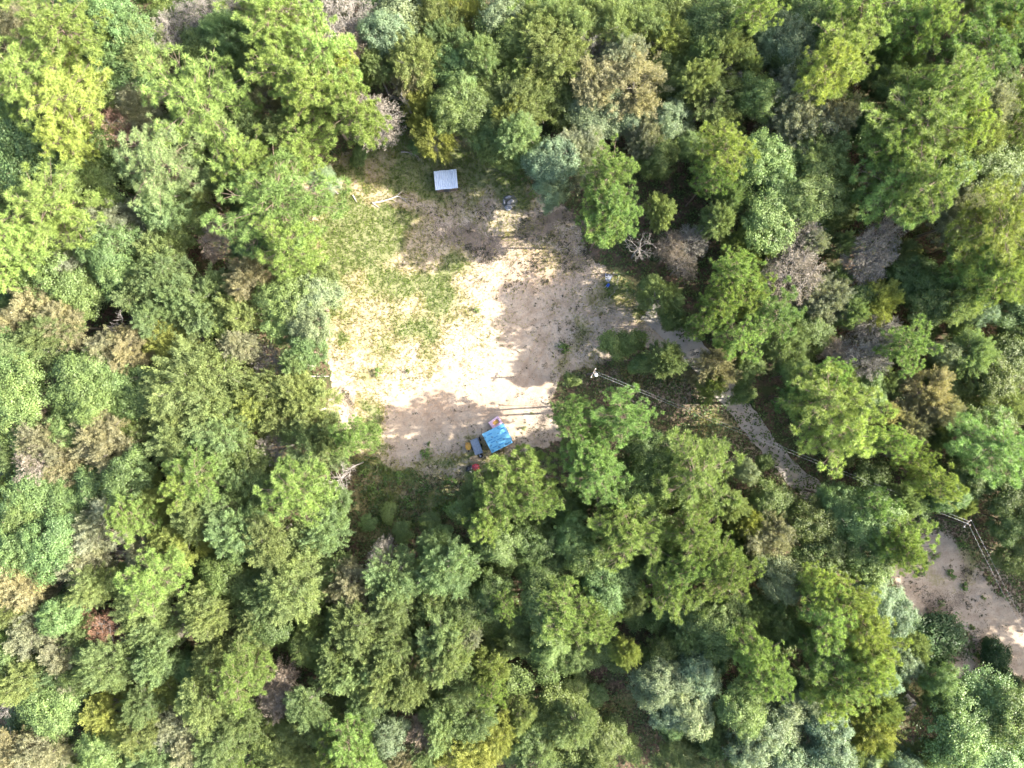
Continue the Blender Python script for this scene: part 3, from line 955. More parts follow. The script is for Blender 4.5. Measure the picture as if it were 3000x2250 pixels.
ZONE = [
    ['in the top left corner', 'along the top edge left of centre', 'in the woods above the white-roofed shed', 'along the top edge just right of centre', 'along the top edge right of the clearing', 'in the top right corner'],
    ['at the left edge above the middle', 'just left of the grassy clearing', 'on the clearing below the white-roofed shed', 'beside the shaded right side of the clearing', 'in the woods above the dirt road', 'at the right edge above the middle'],
    ['at the left edge below the middle', 'left of the blue-roofed shed', 'beside and below the blue-roofed shed', 'between the blue-roofed shed and the dirt road', 'on both sides of the dirt road', 'around the right-hand power pole and sandy yard'],
    ['in the bottom left corner', 'along the bottom edge left of centre', 'along the bottom edge below the blue-roofed shed', 'along the bottom edge just right of centre', 'left of the sandy yard near the bottom', 'in the bottom right corner by the yard'],
]
ORD = ['first', 'second', 'third', 'fourth', 'fifth', 'sixth', 'seventh', 'eighth', 'ninth', 'tenth', 'eleventh', 'twelfth', 'thirteenth',
       'fourteenth', 'fifteenth', 'sixteenth', 'seventeenth', 'eighteenth', 'nineteenth', 'twentieth', 'twenty-first', 'twenty-second', 'twenty-third', 'twenty-fourth', 'twenty-fifth',
       'twenty-sixth', 'twenty-seventh', 'twenty-eighth', 'twenty-ninth', 'thirtieth']
kept = []
for t in trees:
    vx, vy = to_px(t['X'], t['Y'], t['H'] * 0.8)
    pr = t['R'] / GSD / 0.88
    t['vx'], t['vy'] = vx, vy
    outside = vx < -pr or vx > 3000 + pr or vy < -pr or vy > 2250 + pr
    if outside and not (vx > 3000 and vx < 3000 + 900):
        continue
    t['out'] = outside
    kept.append(t)
zones = {}
outs = sorted([t for t in kept if t['out']], key=lambda t: t['vy'])
oc = {}
for t in outs:
    w_ = KIND[t['code']][4]
    i = oc[w_] = oc.get(w_, -1) + 1
    t['label'] = '%s beyond the photo\'s right edge, %s from the top' % (w_, ORD[i] if i < len(ORD) else 'the next after the ' + ORD[i - len(ORD)])
    t['group'] = 'trees beyond the right edge'
for t in kept:
    if t['out']:
        continue
    c = int(min(5, max(0, t['vx'] // 500)))
    r = int(min(3, max(0, t['vy'] // 562.5)))
    zones.setdefault((KIND[t['code']][4], r, c), []).append(t)
for (word, r, c), lst in zones.items():
    lst.sort(key=lambda t: t['vx'])
    n = len(lst)
    for i, t in enumerate(lst):
        if n == 1:
            pos = 'the only one'
        elif i == 0:
            pos = 'leftmost'
        elif i == n - 1:
            pos = 'rightmost'
        else:
            pos = ORD[i] + ' from left' if i < len(ORD) else 'number %d from left' % (i + 1)
        t['label'] = '%s, %s %s' % (word, pos, ZONE[r][c])
        t['group'] = word + 's ' + ZONE[r][c]
tr_rng = random.Random(4)
BASE_GREEN = (0.155, 0.195, 0.072)
PULL = {'P': .1, 'Q': .15, 'N': .25, 'F': .3, 'B': .3, 'M': .2, 'G': .3, 'O': .15, 'K': .0, 'Y': .35, 'U': .2, 'V': .2}
for t in kept:
    code = t['code']
    vs, colr, hr, oname, word, cat = KIND[code]
    pool = VAR[vs]
    var = pool[VCOUNT[vs] % len(pool)]
    VCOUNT[vs] += 1
    crown_me, trunk_me, R0, H0 = var
    lab, grp = t['label'], t['group']
    root = thing(oname, lab, cat, (t['X'], t['Y'], -0.02), tr_rng.uniform(0, 6.283), grp)
    root.rotation_euler = (tr_rng.gauss(0, .035), tr_rng.gauss(0, .035), root.rotation_euler.z)
    sx = t['R'] / R0
    an = tr_rng.uniform(0.86, 1.16)
    root.scale = (sx * an, sx / an, t['H'] / H0)
    tk = link('trunk', trunk_me, root)
    cr = link('branches' if code == 'S' else 'crown', crown_me, root)
    pl = PULL.get(code, 0.0)
    colr = tuple(a_ * (1 - pl) + b_ * pl for a_, b_ in zip(colr, BASE_GREEN))
    j = tr_rng.uniform(0.82, 1.2)
    hsh = tr_rng.uniform(-0.10, 0.10)
    cr.color = (colr[0] * j * (1 + hsh), colr[1] * j, colr[2] * j * (1 - hsh), 1)

# ---------------------------------------------------------------- ground cover (uncountable)
def scatter_px(n, seed, x0=0, x1=3000, y0=0, y1=2250):
    r = np.random.default_rng(seed)
    return r.uniform(x0, x1, n), r.uniform(y0, y1, n), r


# forest floor undergrowth
px_, py_, r_ = scatter_px(85000, 31, -60, 3060, -60, 2310)
s_, g_, l_, c_ = ground_masks(px_, py_)
nz_ = fnoise(px_ / 60, py_ / 60, 44)
keep = (s_ < 0.5) & (nz_ > 0.30) & (r_.uniform(size=len(px_)) < 0.9)
ux, uy = (px_[keep] - 1500) * GSD, (1125 - py_[keep]) * GSD
nU = len(ux)
c0 = np.stack([ux, uy, np.abs(r_.normal(0.35, 0.25, nU)) + 0.03], -1)
c0 = np.repeat(c0, 3, 0) + r_.normal(0, 0.16, (nU * 3, 3)) * np.array([1, 1, 0.5])
c0[:, 2] = np.maximum(c0[:, 2], 0.03)
nr = unit(r_.normal(0, 0.45, (nU * 3, 3)) + np.array([0, 0, 1.0]))
v, q = leaf_quads(c0, nr, r_, 0.34, 0.20)
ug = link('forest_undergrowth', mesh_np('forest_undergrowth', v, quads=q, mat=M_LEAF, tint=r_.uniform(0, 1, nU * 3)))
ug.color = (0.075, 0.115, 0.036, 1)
ug['kind'] = 'stuff'
ug['label'] = 'low leafy undergrowth on the forest floor'
ug['category'] = 'undergrowth'

# grass of the clearing
px_, py_, r_ = scatter_px(260000, 32, 820, 2100, 380, 1620)
s_, g_, l_, c_ = ground_masks(px_, py_)
tuft = fnoise(px_ / 9.0, py_ / 9.0, 71, 3)
keep = (s_ > 0.25) & (r_.uniform(size=len(px_)) < np.clip(g_ * 1.25 * (tuft * 2.6 - 0.55), 0, 1) * 0.85)
gx_, gy_ = (px_[keep] - 1500) * GSD, (1125 - py_[keep]) * GSD
nG = len(gx_)
b0 = np.stack([gx_, gy_, np.full(nG, -0.02)], -1)
b0 = np.repeat(b0, 3, 0) + r_.normal(0, 0.06, (nG * 3, 3)) * np.array([1, 1, 0])
dd = unit(r_.normal(0, 0.75, (nG * 3, 3)) * np.array([1, 1, 0.2]) + np.array([0, 0, 0.8]))
lush = np.repeat(g_[keep], 3) + r_.normal(0, 0.08, nG * 3) > 0.66
for nm, sel, colr, lab in (('green_grass', lush, (0.125, 0.175, 0.042, 1), 'short lush green grass around the white-roofed shed'),
                           ('dry_grass', ~lush, (0.23, 0.225, 0.08, 1), 'thin straw and olive grass on the sandy clearing')):
    v, f = leaf_tris(b0[sel], dd[sel], r_, 0.22, 0.075)
    gr = link(nm, mesh_np(nm, v, tris=f, mat=M_FINE, tint=r_.uniform(0, 1, int(sel.sum()))))
    gr.color = colr
    gr['kind'] = 'stuff'
    gr['label'] = lab
    gr['category'] = 'grass'
print('grass', nG)

# dark weeds, fallen leaves and bark bits on the sand
px_, py_, r_ = scatter_px(110000, 33, 820, 3040, 380, 2250)
s_, g_, l_, c_ = ground_masks(px_, py_)
cl = fnoise(px_ / 28.0, py_ / 28.0, 55, 3)
edge = np.where(px_ < 2200, np.clip(1 - sdist(CLEARING, px_, py_) / 90.0, 0.03, 1), 0.25)
pr_ = np.clip((cl - 0.42) * 4, 0.02, 1) * np.clip(0.62 * l_ + 0.12 * edge + 0.02, 0, 1)
keep = (s_ > 0.2) & (r_.uniform(size=len(px_)) < pr_ * 1.1)
wx, wy = (px_[keep] - 1500) * GSD, (1125 - py_[keep]) * GSD
nW = len(wx)
print('litter', nW)
size = r_.gamma(2.2, 0.045, nW) + 0.05
k = 7
c0 = np.repeat(np.stack([wx, wy, np.full(nW, 0.05)], -1), k, 0)
sz = np.repeat(size, k)[:, None]
c0 = c0 + r_.normal(0, 1, (nW * k, 3)) * sz * np.array([1, 1, 0.35])
c0[:, 2] = np.clip(np.abs(c0[:, 2]), 0.03, 0.4)
nr = unit(r_.normal(0, 0.4, (nW * k, 3)) + np.array([0, 0, 1.0]))
v, q = leaf_quads(c0, nr, r_, 0.15, 0.10)
wd_ = link('ground_litter', mesh_np('ground_litter', v, quads=q, mat=M_DEADLEAF, tint=r_.uniform(0, 1, nW * k)))
wd_.color = (0.055, 0.055, 0.035, 1)
wd_['kind'] = 'stuff'
wd_['label'] = 'dark weeds and fallen leaves scattered over the sand'
wd_['category'] = 'litter'

# ---------------------------------------------------------------- white metal shed
M_WHITE = plain_mat('white_metal', (0.58, 0.64, 0.72), 0.36, 0.5, 0.45, 0.10, 2)
M_PLY = plain_mat('weathered_ply', (0.16, 0.12, 0.09), 0.8, 0.2, 0, 0.3, 3, 0.1, (1, 1, 0.2))
M_TRIM = plain_mat('dark_trim', (0.06, 0.06, 0.065), 0.6, 0.3)
c = at(1305.5, 526.5, 1.95)
sh = thing('metal_roof_shed', 'small square shed with white corrugated metal roof on the grass', 'shed', (c.x, c.y, 0), math.radians(5.0))
W2, D2 = 1.62, 1.34
for nm, bx in (('wall', (-W2 + .12, W2 - .12, -D2 + .12, -D2 + .18)), ('wall', (-W2 + .12, W2 - .12, D2 - .18, D2 - .12)),
               ('wall', (-W2 + .12, -W2 + .18, -D2 + .182, D2 - .182)), ('wall', (W2 - .18, W2 - .12, -D2 + .182, D2 - .182))):
    MB().box(*bx, 0, 1.8).build(nm, M_PLY, sh)
dr = MB().box(-0.45, 0.45, -D2 + .085, -D2 + .117, 0.05, 1.7).build('door', M_TRIM, sh)
MB().box(0.30, 0.36, -D2 + .06, -D2 + .084, 0.95, 1.05).build('handle', M_WHITE, dr)
NP = 4
pw = 2 * W2 / NP
for i in range(NP):
    mb = MB()
    xs = []
    for r in range(3):
        xb = -W2 + i * pw + r * pw / 3
        for dx, h in ((0.0, 0.0), (0.05, 0.075), (0.10, 0.075), (0.15, 0.0)):
            xs.append((xb + dx, h))
    xs.append((-W2 + (i + 1) * pw + 0.04, 0.004))
    vs, fs = [], []
    yo = (0.02 if i % 2 else -0.015)
    for (y, zz) in ((-D2 + yo, 1.88), (D2 + yo, 2.02)):
        for (x, h) in xs:
            vs.append((x, y, zz + h + 0.006 * (i % 2)))
    n = len(xs)
    for j in range(n - 1):
        fs.append((j, j + 1, n + j + 1, n + j))
    mb.add(vs, fs)
    mb.build('roof_panel', M_WHITE, sh)
MB().box(-W2 + .02, W2 - .02, -D2 + .05, -D2 + .09, 1.76, 1.87).build('fascia', M_TRIM, sh)
MB().box(-W2 + .02, W2 - .02, D2 - .09, D2 - .05, 1.86, 2.0).build('fascia', M_TRIM, sh)

# ---------------------------------------------------------------- blue wrapped shed
M_BLUE = plain_mat('blue_underlayment', (0.12, 0.34, 0.50), 0.45, 0.4, 0, 0.08, 1.5, 0.05)
M_NAVY = plain_mat('navy_print', (0.012, 0.03, 0.09), 0.6, 0.3)
M_MIDBLUE = plain_mat('mid_blue_print', (0.02, 0.16, 0.38), 0.6, 0.3)
M_OSB = plain_mat('new_board', (0.42, 0.30, 0.17), 0.8, 0.2, 0, 0.3, 12)
c = at(1457.5, 1284, 2.7)
bs = thing('blue_roof_shed', 'unfinished shed roofed with blue printed underlayment at the sand edge', 'shed', (c.x, c.y, 0), math.radians(27.0))
BW, BD = 1.66, 1.53
for bx in ((-BW + .15, BW - .15, -BD + .15, -BD + .24), (-BW + .15, BW - .15, BD - .24, BD - .15),
           (-BW + .15, -BW + .24, -BD + .242, BD - .242), (BW - .24, BW - .15, -BD + .242, BD - .242)):
    MB().box(*bx, 0, 2.42).build('wall', M_OSB, bs)
MB().box(-0.4, 0.4, -BD + .10, -BD + .147, 0.02, 2.0).build('door', M_PLY, bs)
MB().box(-BW, BW, -BD, BD, 2.45, 2.62).build('roof_deck', M_BLUE, bs)
ys = [-BD - .012, -0.50, 0.55, BD + .012]
for i in range(3):
    MB().box(-BW - .015 - .01 * i, BW + .015 + .02 * (i % 2), ys[i] - (0.06 if i else 0), ys[i + 1], 2.622 + .004 * i, 2.630 + .004 * i).build('underlayment_sheet', M_BLUE, bs)
MB().box(BW + .04, BW + .13, -BD + .5, BD, 2.55, 2.60).build('overhang_strip', M_BLUE, bs)


def blue_xy(px, py):
    p = at(px, py, 2.64) - Vector((c.x, c.y, 0))
    a = -math.radians(27.0)
    return p.x * math.cos(a) - p.y * math.sin(a), p.x * math.sin(a) + p.y * math.cos(a)


def z13(x, y):
    return 1350 + x / 13.825, 1210 + y / 13.825


for (zx, zy) in ((1515, 600), (1265, 970), (1750, 1045), (1480, 1175), (1220, 1310), (1560, 1375), (1830, 1250), (1295, 1505), (975, 990)):
    x, y = blue_xy(*z13(zx, zy))
    mb = MB()
    s = 0.13
    mb.box(x - s, x - s + .05, y - s, y + s, 2.641, 2.646)
    mb.box(x + s - .05, x + s, y - s, y + s * .5, 2.641, 2.646)
    mb.box(x - s + .051, x + s - .051, y - s, y - s + .05, 2.641, 2.646)
    mb.box(x - s + .051, x + s * .2, y + s - .05, y + s, 2.641, 2.646)
    mb.build('printed_mark', M_NAVY, bs)
for (zx, zy) in ((1160, 865), (1430, 965), (1565, 1045), (1185, 1105), (1310, 1165), (1650, 1240), (1385, 1370), (1740, 815), (1660, 630)):
    x, y = blue_xy(*z13(zx, zy))
    MB().box(x - .36, x + .36, y - .055, y + .055, 2.641, 2.645).build('printed_bar', M_MIDBLUE, bs)
x, y = blue_xy(*z13(1950, 1200))
for i, w in enumerate((.09, .06, .09, .05, .09, .08)):
    MB().box(x - .36 + i * .12, x - .36 + i * .12 + w, y - .06, y + .06, 2.641, 2.645).build('printed_letter', M_NAVY, bs)
x, y = blue_xy(*z13(1530, 825))
for i, w in enumerate((.08, .05, .08)):
    MB().box(x - .18 + i * .12, x - .18 + i * .12 + w, y - .05, y + .05, 2.641, 2.645).build('printed_letter', M_NAVY, bs)

# ---------------------------------------------------------------- pink tub
M_PINK = plain_mat('pink_plastic', (0.48, 0.34, 0.43), 0.45, 0.4, 0, 0.08, 2)
M_OCHRE = plain_mat('ochre_bottom', (0.5, 0.31, 0.08), 0.7, 0.2, 0, 0.25, 3)
c = at(1452, 1238, 0.4)
tub = thing('plastic_tub', 'pale pink moulded tub with ochre bottom beside the blue-roofed shed', 'tub', (c.x, c.y, 0), math.radians(36))
outer = [(-.85, -.62), (.85, -.62), (.85, .62), (-.85, .62)]
hexa = [(-.62, 0.0), (-.40, -.40), (.50, -.40), (.62, 0.02), (.50, .40), (-.36, .40)]
flo = [(x * .72, y * .70) for x, y in hexa]
mb = MB()
seg = [(-.85, 0), (-.85, -.62), (.85, -.62), (.85, 0), (.85, .62), (-.85, .62)]
vs = [(x, y, .48) for x, y in seg] + [(x, y, .48) for x, y in hexa] + [(x, y, .10) for x, y in flo] + [(x * 1.02, y * 1.02, .40) for x, y in seg] + [(x * .9, y * .9, 0.0) for x, y in seg]
fs = []
for i in range(6):
    j = (i + 1) % 6
    fs += [(i, j, 6 + j, 6 + i), (6 + i, 6 + j, 12 + j, 12 + i), (18 + i, 18 + j, j, i), (24 + i, 24 + j, 18 + j, 18 + i)]
fs.append(tuple(range(24, 30)))
mb.add(vs, fs).build('shell', M_PINK, tub)
MB().prism(flo, 0.085, 0.115).build('basin_bottom', M_OCHRE, tub)

# ---------------------------------------------------------------- cart, tyres, wheelbarrows
M_GREYMET = plain_mat('grey_steel', (0.21, 0.245, 0.29), 0.5, 0.5, 0.3, 0.2, 5)
M_RUBBER = plain_mat('rubber', (0.02, 0.02, 0.022), 0.8, 0.2, 0, 0.3)
M_YELLOW = plain_mat('yellow_paint', (0.45, 0.26, 0.045), 0.5, 0.4, 0, 0.15, 4)
M_WBLUE = plain_mat('blue_plastic', (0.015, 0.08, 0.34), 0.4, 0.5, 0, 0.1)
M_WOODH = plain_mat('handle_wood', (0.34, 0.27, 0.19), 0.8, 0.2)
M_PALEH = plain_mat('pale_handle', (0.6, 0.6, 0.56), 0.6, 0.3)


def tyre_mesh(mb, cx, cy, cz, R, r, axis='z', n=20, m=8):
    vs, fs = [], []
    for i in range(n):
        a = 2 * math.pi * i / n
        for j in range(m):
            b = 2 * math.pi * j / m
            rr_ = R + r * math.cos(b)
            p = (rr_ * math.cos(a), rr_ * math.sin(a), r * 1.15 * math.sin(b))
            if axis == 'x':
                p = (p[2], p[0], p[1])
            elif axis == 'y':
                p = (p[0], p[2], p[1])
            vs.append((p[0] + cx, p[1] + cy, p[2] + cz))
    for i in range(n):
        for j in range(m):
            fs.append((i * m + j, ((i + 1) % n) * m + j, ((i + 1) % n) * m + (j + 1) % m, i * m + (j + 1) % m))
    return mb.add(vs, fs)


a0 = math.atan2(-41, 15) + math.pi / 2      # long axis of the cart
c = at(1396, 1308, 0.5)
ct = thing('utility_cart', 'grey steel flatbed cart with raised sides left of the blue-roofed shed', 'cart', (c.x, c.y, 0), a0)
hw, hl = 0.56, 1.12
MB().box(-hw, hw, -hl, hl, 0.46, 0.50).build('bed', M_GREYMET, ct)
for bx in ((-hw - .04, -hw - .002, -hl, hl), (hw + .002, hw + .04, -hl, hl), (-hw, hw, hl + .002, hl + .04), (-hw, hw, -hl - .04, -hl - .002)):
    MB().box(*bx, 0.44, 0.74).build('side_panel', M_GREYMET, ct)
for yy in (-.6, -.1, .4):
    MB().box(-hw + .01, hw - .01, yy, yy + .05, 0.502, 0.52).build('floor_rib', M_GREYMET, ct)
for sx in (-1, 1):
    w = tyre_mesh(MB(), sx * (hw + .14), -0.1, 0.27, 0.19, 0.08, 'x').build('wheel', M_RUBBER, ct)
    MB().tube([(sx * (hw + .07), -0.1, .27), (sx * (hw + .21), -0.1, .27)], [.13, .13], 12).build('hub', M_GREYMET, w)
MB().tube([(0, -hl - .04, .44), (0, -hl - .62, .40)], [.035, .03], 6).build('tow_bar', M_GREYMET, ct)
MB().tube([(0.12, -hl - .38, .415), (0.12, -hl - .38, .0)], [.025, .025], 6).build('jack_stand', M_GREYMET, ct)


def tyre(px, py, label, rz, lie):
    c = at(px, py, 0.2)
    t = thing('old_tyre', label, 'tyre', (c.x, c.y, 0), rz)
    if lie:
        tyre_mesh(MB(), 0, 0, .12, .22, .10, 'z').build('tread', M_RUBBER, t)
        MB().tube([(0, 0, .05), (0, 0, .15)], [.13, .13], 12).build('rim', M_GREYMET, t)
    else:
        tyre_mesh(MB(), 0, 0, .31, .22, .09, 'x').build('tread', M_RUBBER, t)
        MB().tube([(-.06, 0, .31), (.10, 0, .31)], [.13, .11], 12).build('rim', M_PALEH, t)
    return t


tyre(1406, 1286, 'black tyre standing between grey cart and blue-roofed shed', 0.4, False)
tyre(1408, 1336, 'black tyre lying at the lower end of the grey cart', 0.2, True)


def barrow(name, label, px, py, rz, mat, hmat, s=1.0):
    c = at(px, py, 0.35)
    t = thing(name, label, 'wheelbarrow', (c.x, c.y, 0), rz)
    t.scale = (s, s, s)
    outl = [(-.36, .46), (-.38, .1), (-.37, -.25), (-.30, -.46), (-.14, -.57), (.14, -.57), (.30, -.46), (.37, -.25), (.38, .1), (.36, .46)]
    inn = [(x * .93, y * .95) for x, y in outl]
    fl = [(x * .66, y * .62 + .03) for x, y in outl]
    n = len(outl)
    vs = [(x, y, .60) for x, y in outl] + [(x, y, .60) for x, y in inn] + [(x, y, .36) for x, y in fl] + [(x * 1.03, y * 1.03, .33) for x, y in fl]
    fs = []
    for i in range(n):
        j = (i + 1) % n
        fs += [(i, j, n + j, n + i), (n + i, n + j, 2 * n + j, 2 * n + i), (3 * n + i, 3 * n + j, j, i)]
    fs.append(tuple(range(2 * n, 3 * n)))
    fs.append(tuple(reversed(range(3 * n, 4 * n))))
    MB().add(vs, fs).build('tray', mat, t)
    for sx in (-1, 1):
        MB().tube([(sx * .10, -.70, .24), (sx * .22, -.1, .30), (sx * .26, .5, .46), (sx * .28, .98, .60)], [.022] * 4, 6).build('handle', hmat, t)
        MB().tube([(sx * .24, .22, .36), (sx * .27, .34, 0.0)], [.02, .02], 6).build('leg', M_TRIM, t)
    w = tyre_mesh(MB(), 0, -.70, .20, .14, .055, 'x').build('wheel', M_RUBBER, t)
    MB().tube([(-.10, -.70, .20), (.10, -.70, .20)], [.05, .05], 10).build('axle', M_GREYMET, w)
    return t


barrow('wheelbarrow', 'yellow wheelbarrow standing beside the grey cart', 1372, 1306, math.radians(4), M_YELLOW, M_WOODH, 1.05)
barrow('wheelbarrow', 'small bright blue wheelbarrow in the weeds right of the sand', 1781, 836, math.radians(140), M_WBLUE, M_PALEH, 0.56)

# ---------------------------------------------------------------- rubbish bags
def bag(px, py, rx, ry, rz_, label, col, seed):
    rng = np.random.default_rng(seed)
    c = at(px, py, 0.3)
    t = thing('rubbish_bag', label, 'bag', (c.x, c.y, 0), rng.uniform(0, 3))
    nu, nv = 26, 16
    vs, fs = [], []
    for j in range(nv + 1):
        th = math.pi * j / nv
        for i in range(nu):
            ph = 2 * math.pi * i / nu
            d = Vector((math.sin(th) * math.cos(ph), math.sin(th) * math.sin(ph), math.cos(th)))
            k = 1 + 0.35 * (float(fnoise(np.array(d.x * 2.3 + 9), np.array(d.y * 2.3 + d.z * 3 + 5), seed, 3)) - 0.5) + 0.05 * math.sin(ph * 9 + d.z * 4)
            vs.append((d.x * rx * k, d.y * ry * k, max(0.0, rz_ * 0.85 + d.z * rz_ * k)))
    for j in range(nv):
        for i in range(nu):
            i2 = (i + 1) % nu
            fs.append((j * nu + i, j * nu + i2, (j + 1) * nu + i2, (j + 1) * nu + i))
    m = plain_mat('bag_plastic', col, 0.25, 0.6, 0, 0.15, 4, 0.8)
    MB().add(vs, fs).build('sack', m, t)
    MB().tube([(0, 0, rz_ * 1.7), (0.03, 0, rz_ * 1.9), (.02, .02, rz_ * 2.1)], [.06, .03, .09], 8).build('knot', m, t)
    return t


bag(1376, 1376, .66, .58, .38, 'shiny black rubbish bag below the grey cart', (0.008, 0.008, 0.012), 61)
bag(1392.5, 1370, .52, .62, .36, 'crumpled red bag leaning on the black rubbish bag', (0.36, 0.025, 0.035), 62)

# ---------------------------------------------------------------- sheets, stones, branches
def sheet(name, label, cat, pts, z0, z1, mat):
    cx = sum(p[0] for p in pts) / len(pts)
    cy = sum(p[1] for p in pts) / len(pts)
    c = at(cx, cy)
    o = MB().prism([((x - cx) * GSD, -(y - cy) * GSD) for x, y in reversed(pts)], z0, z1).build(name, mat)
    o.location = (c.x, c.y, 0)
    return tag(o, label, cat)


M_PALE = plain_mat('pale_sheet', (0.29, 0.295, 0.345), 0.8, 0.2, 0, 0.15, 3, 0.1)
M_TAN = plain_mat('tan_sheet', (0.42, 0.30, 0.18), 0.9, 0.1, 0, 0.2, 3, 0.1)
M_STONE = plain_mat('grey_stone', (0.22, 0.22, 0.23), 0.9, 0.2, 0, 0.3, 4, 0.6)
M_TARP = plain_mat('green_tarp', (0.085, 0.085, 0.07), 0.5, 0.4, 0, 0.3, 3, 0.6)
sheet('plywood_sheet', 'pale grey-violet board lying above the blue wheelbarrow', 'board', [(1773, 800), (1783, 803), (1795, 806), (1792, 814), (1788, 822), (1783, 827), (1775, 822), (1773, 812)], 0.0, 0.03, M_PALE)
sheet('cardboard_sheet', 'tan flattened sheet below the tow end of the cart', 'sheet', [(1379, 1337), (1396, 1334), (1409, 1341), (1406, 1350), (1390, 1352), (1378, 1350)], 0.0, 0.03, M_TAN)
_zz = [(1470, 598), (1478, 590), (1474, 578), (1484, 572), (1497, 574), (1505, 571), (1512, 580), (1518, 590), (1508, 596), (1512, 604), (1500, 607), (1494, 615), (1482, 612), (1476, 604)]
sheet('crumpled_tarp', 'dark ragged tarp spread under the grey stones', 'tarp', _zz, 0.0, 0.05, M_TARP)


def stone(px, py, rx, ry, h, rz, label, seed, z=0.05):
    c = at(px, py, 0.2)
    rng = np.random.default_rng(seed)
    n = 11
    ring = []
    for i in range(n):
        a = 2 * math.pi * i / n + rng.normal(0, 0.1)
        ring.append((math.cos(a) * rx * rng.uniform(.8, 1.1), math.sin(a) * ry * rng.uniform(.8, 1.1)))
    vs = [(x, y, 0) for x, y in ring] + [(x * 1.02, y * 1.02, h * rng.uniform(.55, .75)) for x, y in ring] + [(x * .72, y * .72, h * rng.uniform(.9, 1.08)) for x, y in ring] + [(0, 0, h * 1.02)]
    fs = [tuple(reversed(range(n)))]
    for i in range(n):
        j = (i + 1) % n
        fs += [(i, j, n + j, n + i), (n + i, n + j, 2 * n + j, 2 * n + i), (2 * n + i, 2 * n + j, 3 * n)]
    o = MB().add(vs, fs).build('stone', M_STONE)
    o.location = (c.x, c.y, z)
    o.rotation_euler = (0, 0, rz)
    return tag(o, label, 'stone', 'stones heaped on the ragged tarp')


stone(1490, 608, .60, .42, .34, .1, 'largest pale slab stone at the lower end of the stone heap', 81)
stone(1492, 594, .34, .30, .45, .5, 'middle grey stone of the heap on the ragged tarp', 82)
stone(1499, 588, .28, .30, .30, .8, 'rounded stone at the right of the heap', 83)
stone(1489, 577, .50, .22, .30, .3, 'long bluish stone at the top end of the heap', 84)
stone(1477, 590, .20, .36, .22, .2, 'narrow stone at the left side of the heap', 85)


def fallen(label, pts, r0, mat, seed, twigs=4, name='fallen_branch'):
    rng = np.random.default_rng(seed)
    P = [at(x, y) + Vector((0, 0, z)) for x, y, z in pts]
    c = P[0].copy()
    c.z = 0
    Q = catmull([tuple(p - c) for p in P], 5)
    mb = MB()
    n = len(Q)
    mb.tube(Q, [r0 * (1 - 0.72 * i / (n - 1)) for i in range(n)], 7)
    for k in range(twigs):
        i = int(rng.integers(n // 4, n - 1))
        L = rng.uniform(0.5, 1.3)
        d = (Q[min(i + 1, n - 1)] - Q[i]).normalized()
        d2 = Vector((d.x, d.y, 0)) + Vector((-d.y, d.x, 0.1)) * rng.choice([-1, 1]) * rng.uniform(.4, .9)
        e = Q[i] + d2 * L
        e.z = max(0.05, Q[i].z + rng.uniform(-.05, .25))
        limb(mb, Q[i], e, r0 * 0.35, 0.012, rng, 5, 3, 0.06)
    o = mb.build(name, mat)
    o.location = c
    return tag(o, label, 'branch' if name == 'fallen_branch' else 'log')


M_WHITEWOOD = plain_mat('white_wood', (0.36, 0.335, 0.30), 0.8, 0.2, 0, 0.2, 4, 0.2)
fallen('large white bleached branch lying left below the white-roofed shed', [(1092, 595, .12), (1112, 592, .15), (1136, 586, .2), (1165, 577, .3), (1180, 582, .15), (1192, 592, .06)], .13, M_WHITEWOOD, 1, 5)
fallen('short white forked piece at the left end of the bleached branch', [(1093, 596, .08), (1112, 609, .08)], .09, M_WHITEWOOD, 2, 0)
fallen('pale fallen branch along the grass edge above left of the white-roofed shed', [(1176, 446, .15), (1198, 448, .2), (1226, 459, .1)], .12, M_GREYWOOD, 3, 6)
fallen('thin dark stick left of the white-roofed shed', [(1168, 564, .06), (1190, 571, .08), (1211, 581, .05)], .05, M_BARK, 4, 1)
fallen('thin curved brown branch lying on sand above the blue-roofed shed', [(1462, 1184, .05), (1485, 1188, .1), (1530, 1189, .12), (1592, 1188, .1)], .06, M_BARK, 5, 3)
fallen('pale log poking out of the woods at the clearing\'s left edge', [(908, 1102, .16), (935, 1103, .16), (965, 1102, .16)], .16, M_WHITEWOOD, 6, 1, 'fallen_log')
fallen('short white log standing out at the grassy left end of the clearing', [(1034, 572, .10), (1046, 593, .10)], .11, M_WHITEWOOD, 7, 0, 'fallen_log')
fallen('long grey dead branch under the trees right of the white-roofed shed', [(1475, 446, .5), (1510, 460, .5), (1540, 482, .3)], .09, M_GREYWOOD, 8, 7)
fallen('pale crooked branch beside the plywood board', [(1800, 798, .1), (1795, 802, .15), (1812, 808, .1), (1808, 830, .05)], .06, M_GREYWOOD, 9, 3)
fallen('slender curved branch below the blue wheelbarrow', [(1784, 875, .05), (1790, 865, .06), (1803, 855, .06)], .06, M_GREYWOOD, 10, 1)
fallen('pale twig heap below the left power pole by the road', [(2000, 1163, .1), (2010, 1168, .1), (2013, 1178, .08)], .07, M_GREYWOOD, 11, 4)
fallen('brown log lying in the shade right of the left power pole', [(1776, 1055, .15), (1815, 1056, .15), (1860, 1054, .15)], .15, M_BARK, 12, 1, 'fallen_log')

# ---------------------------------------------------------------- power poles and wires
M_POLE = plain_mat('pole_wood', (0.17, 0.14, 0.12), 0.9, 0.1, 0, 0.3, 4, 0.3, (1, 1, .1))
M_WIRE = plain_mat('aluminium_wire', (0.42, 0.43, 0.44), 0.4, 0.5, 0.2, 0.05)
M_CAN = plain_mat('transformer_grey', (0.55, 0.58, 0.60), 0.5, 0.4, 0, 0.1)
M_CER = plain_mat('insulator_white', (0.75, 0.75, 0.76), 0.4, 0.5)


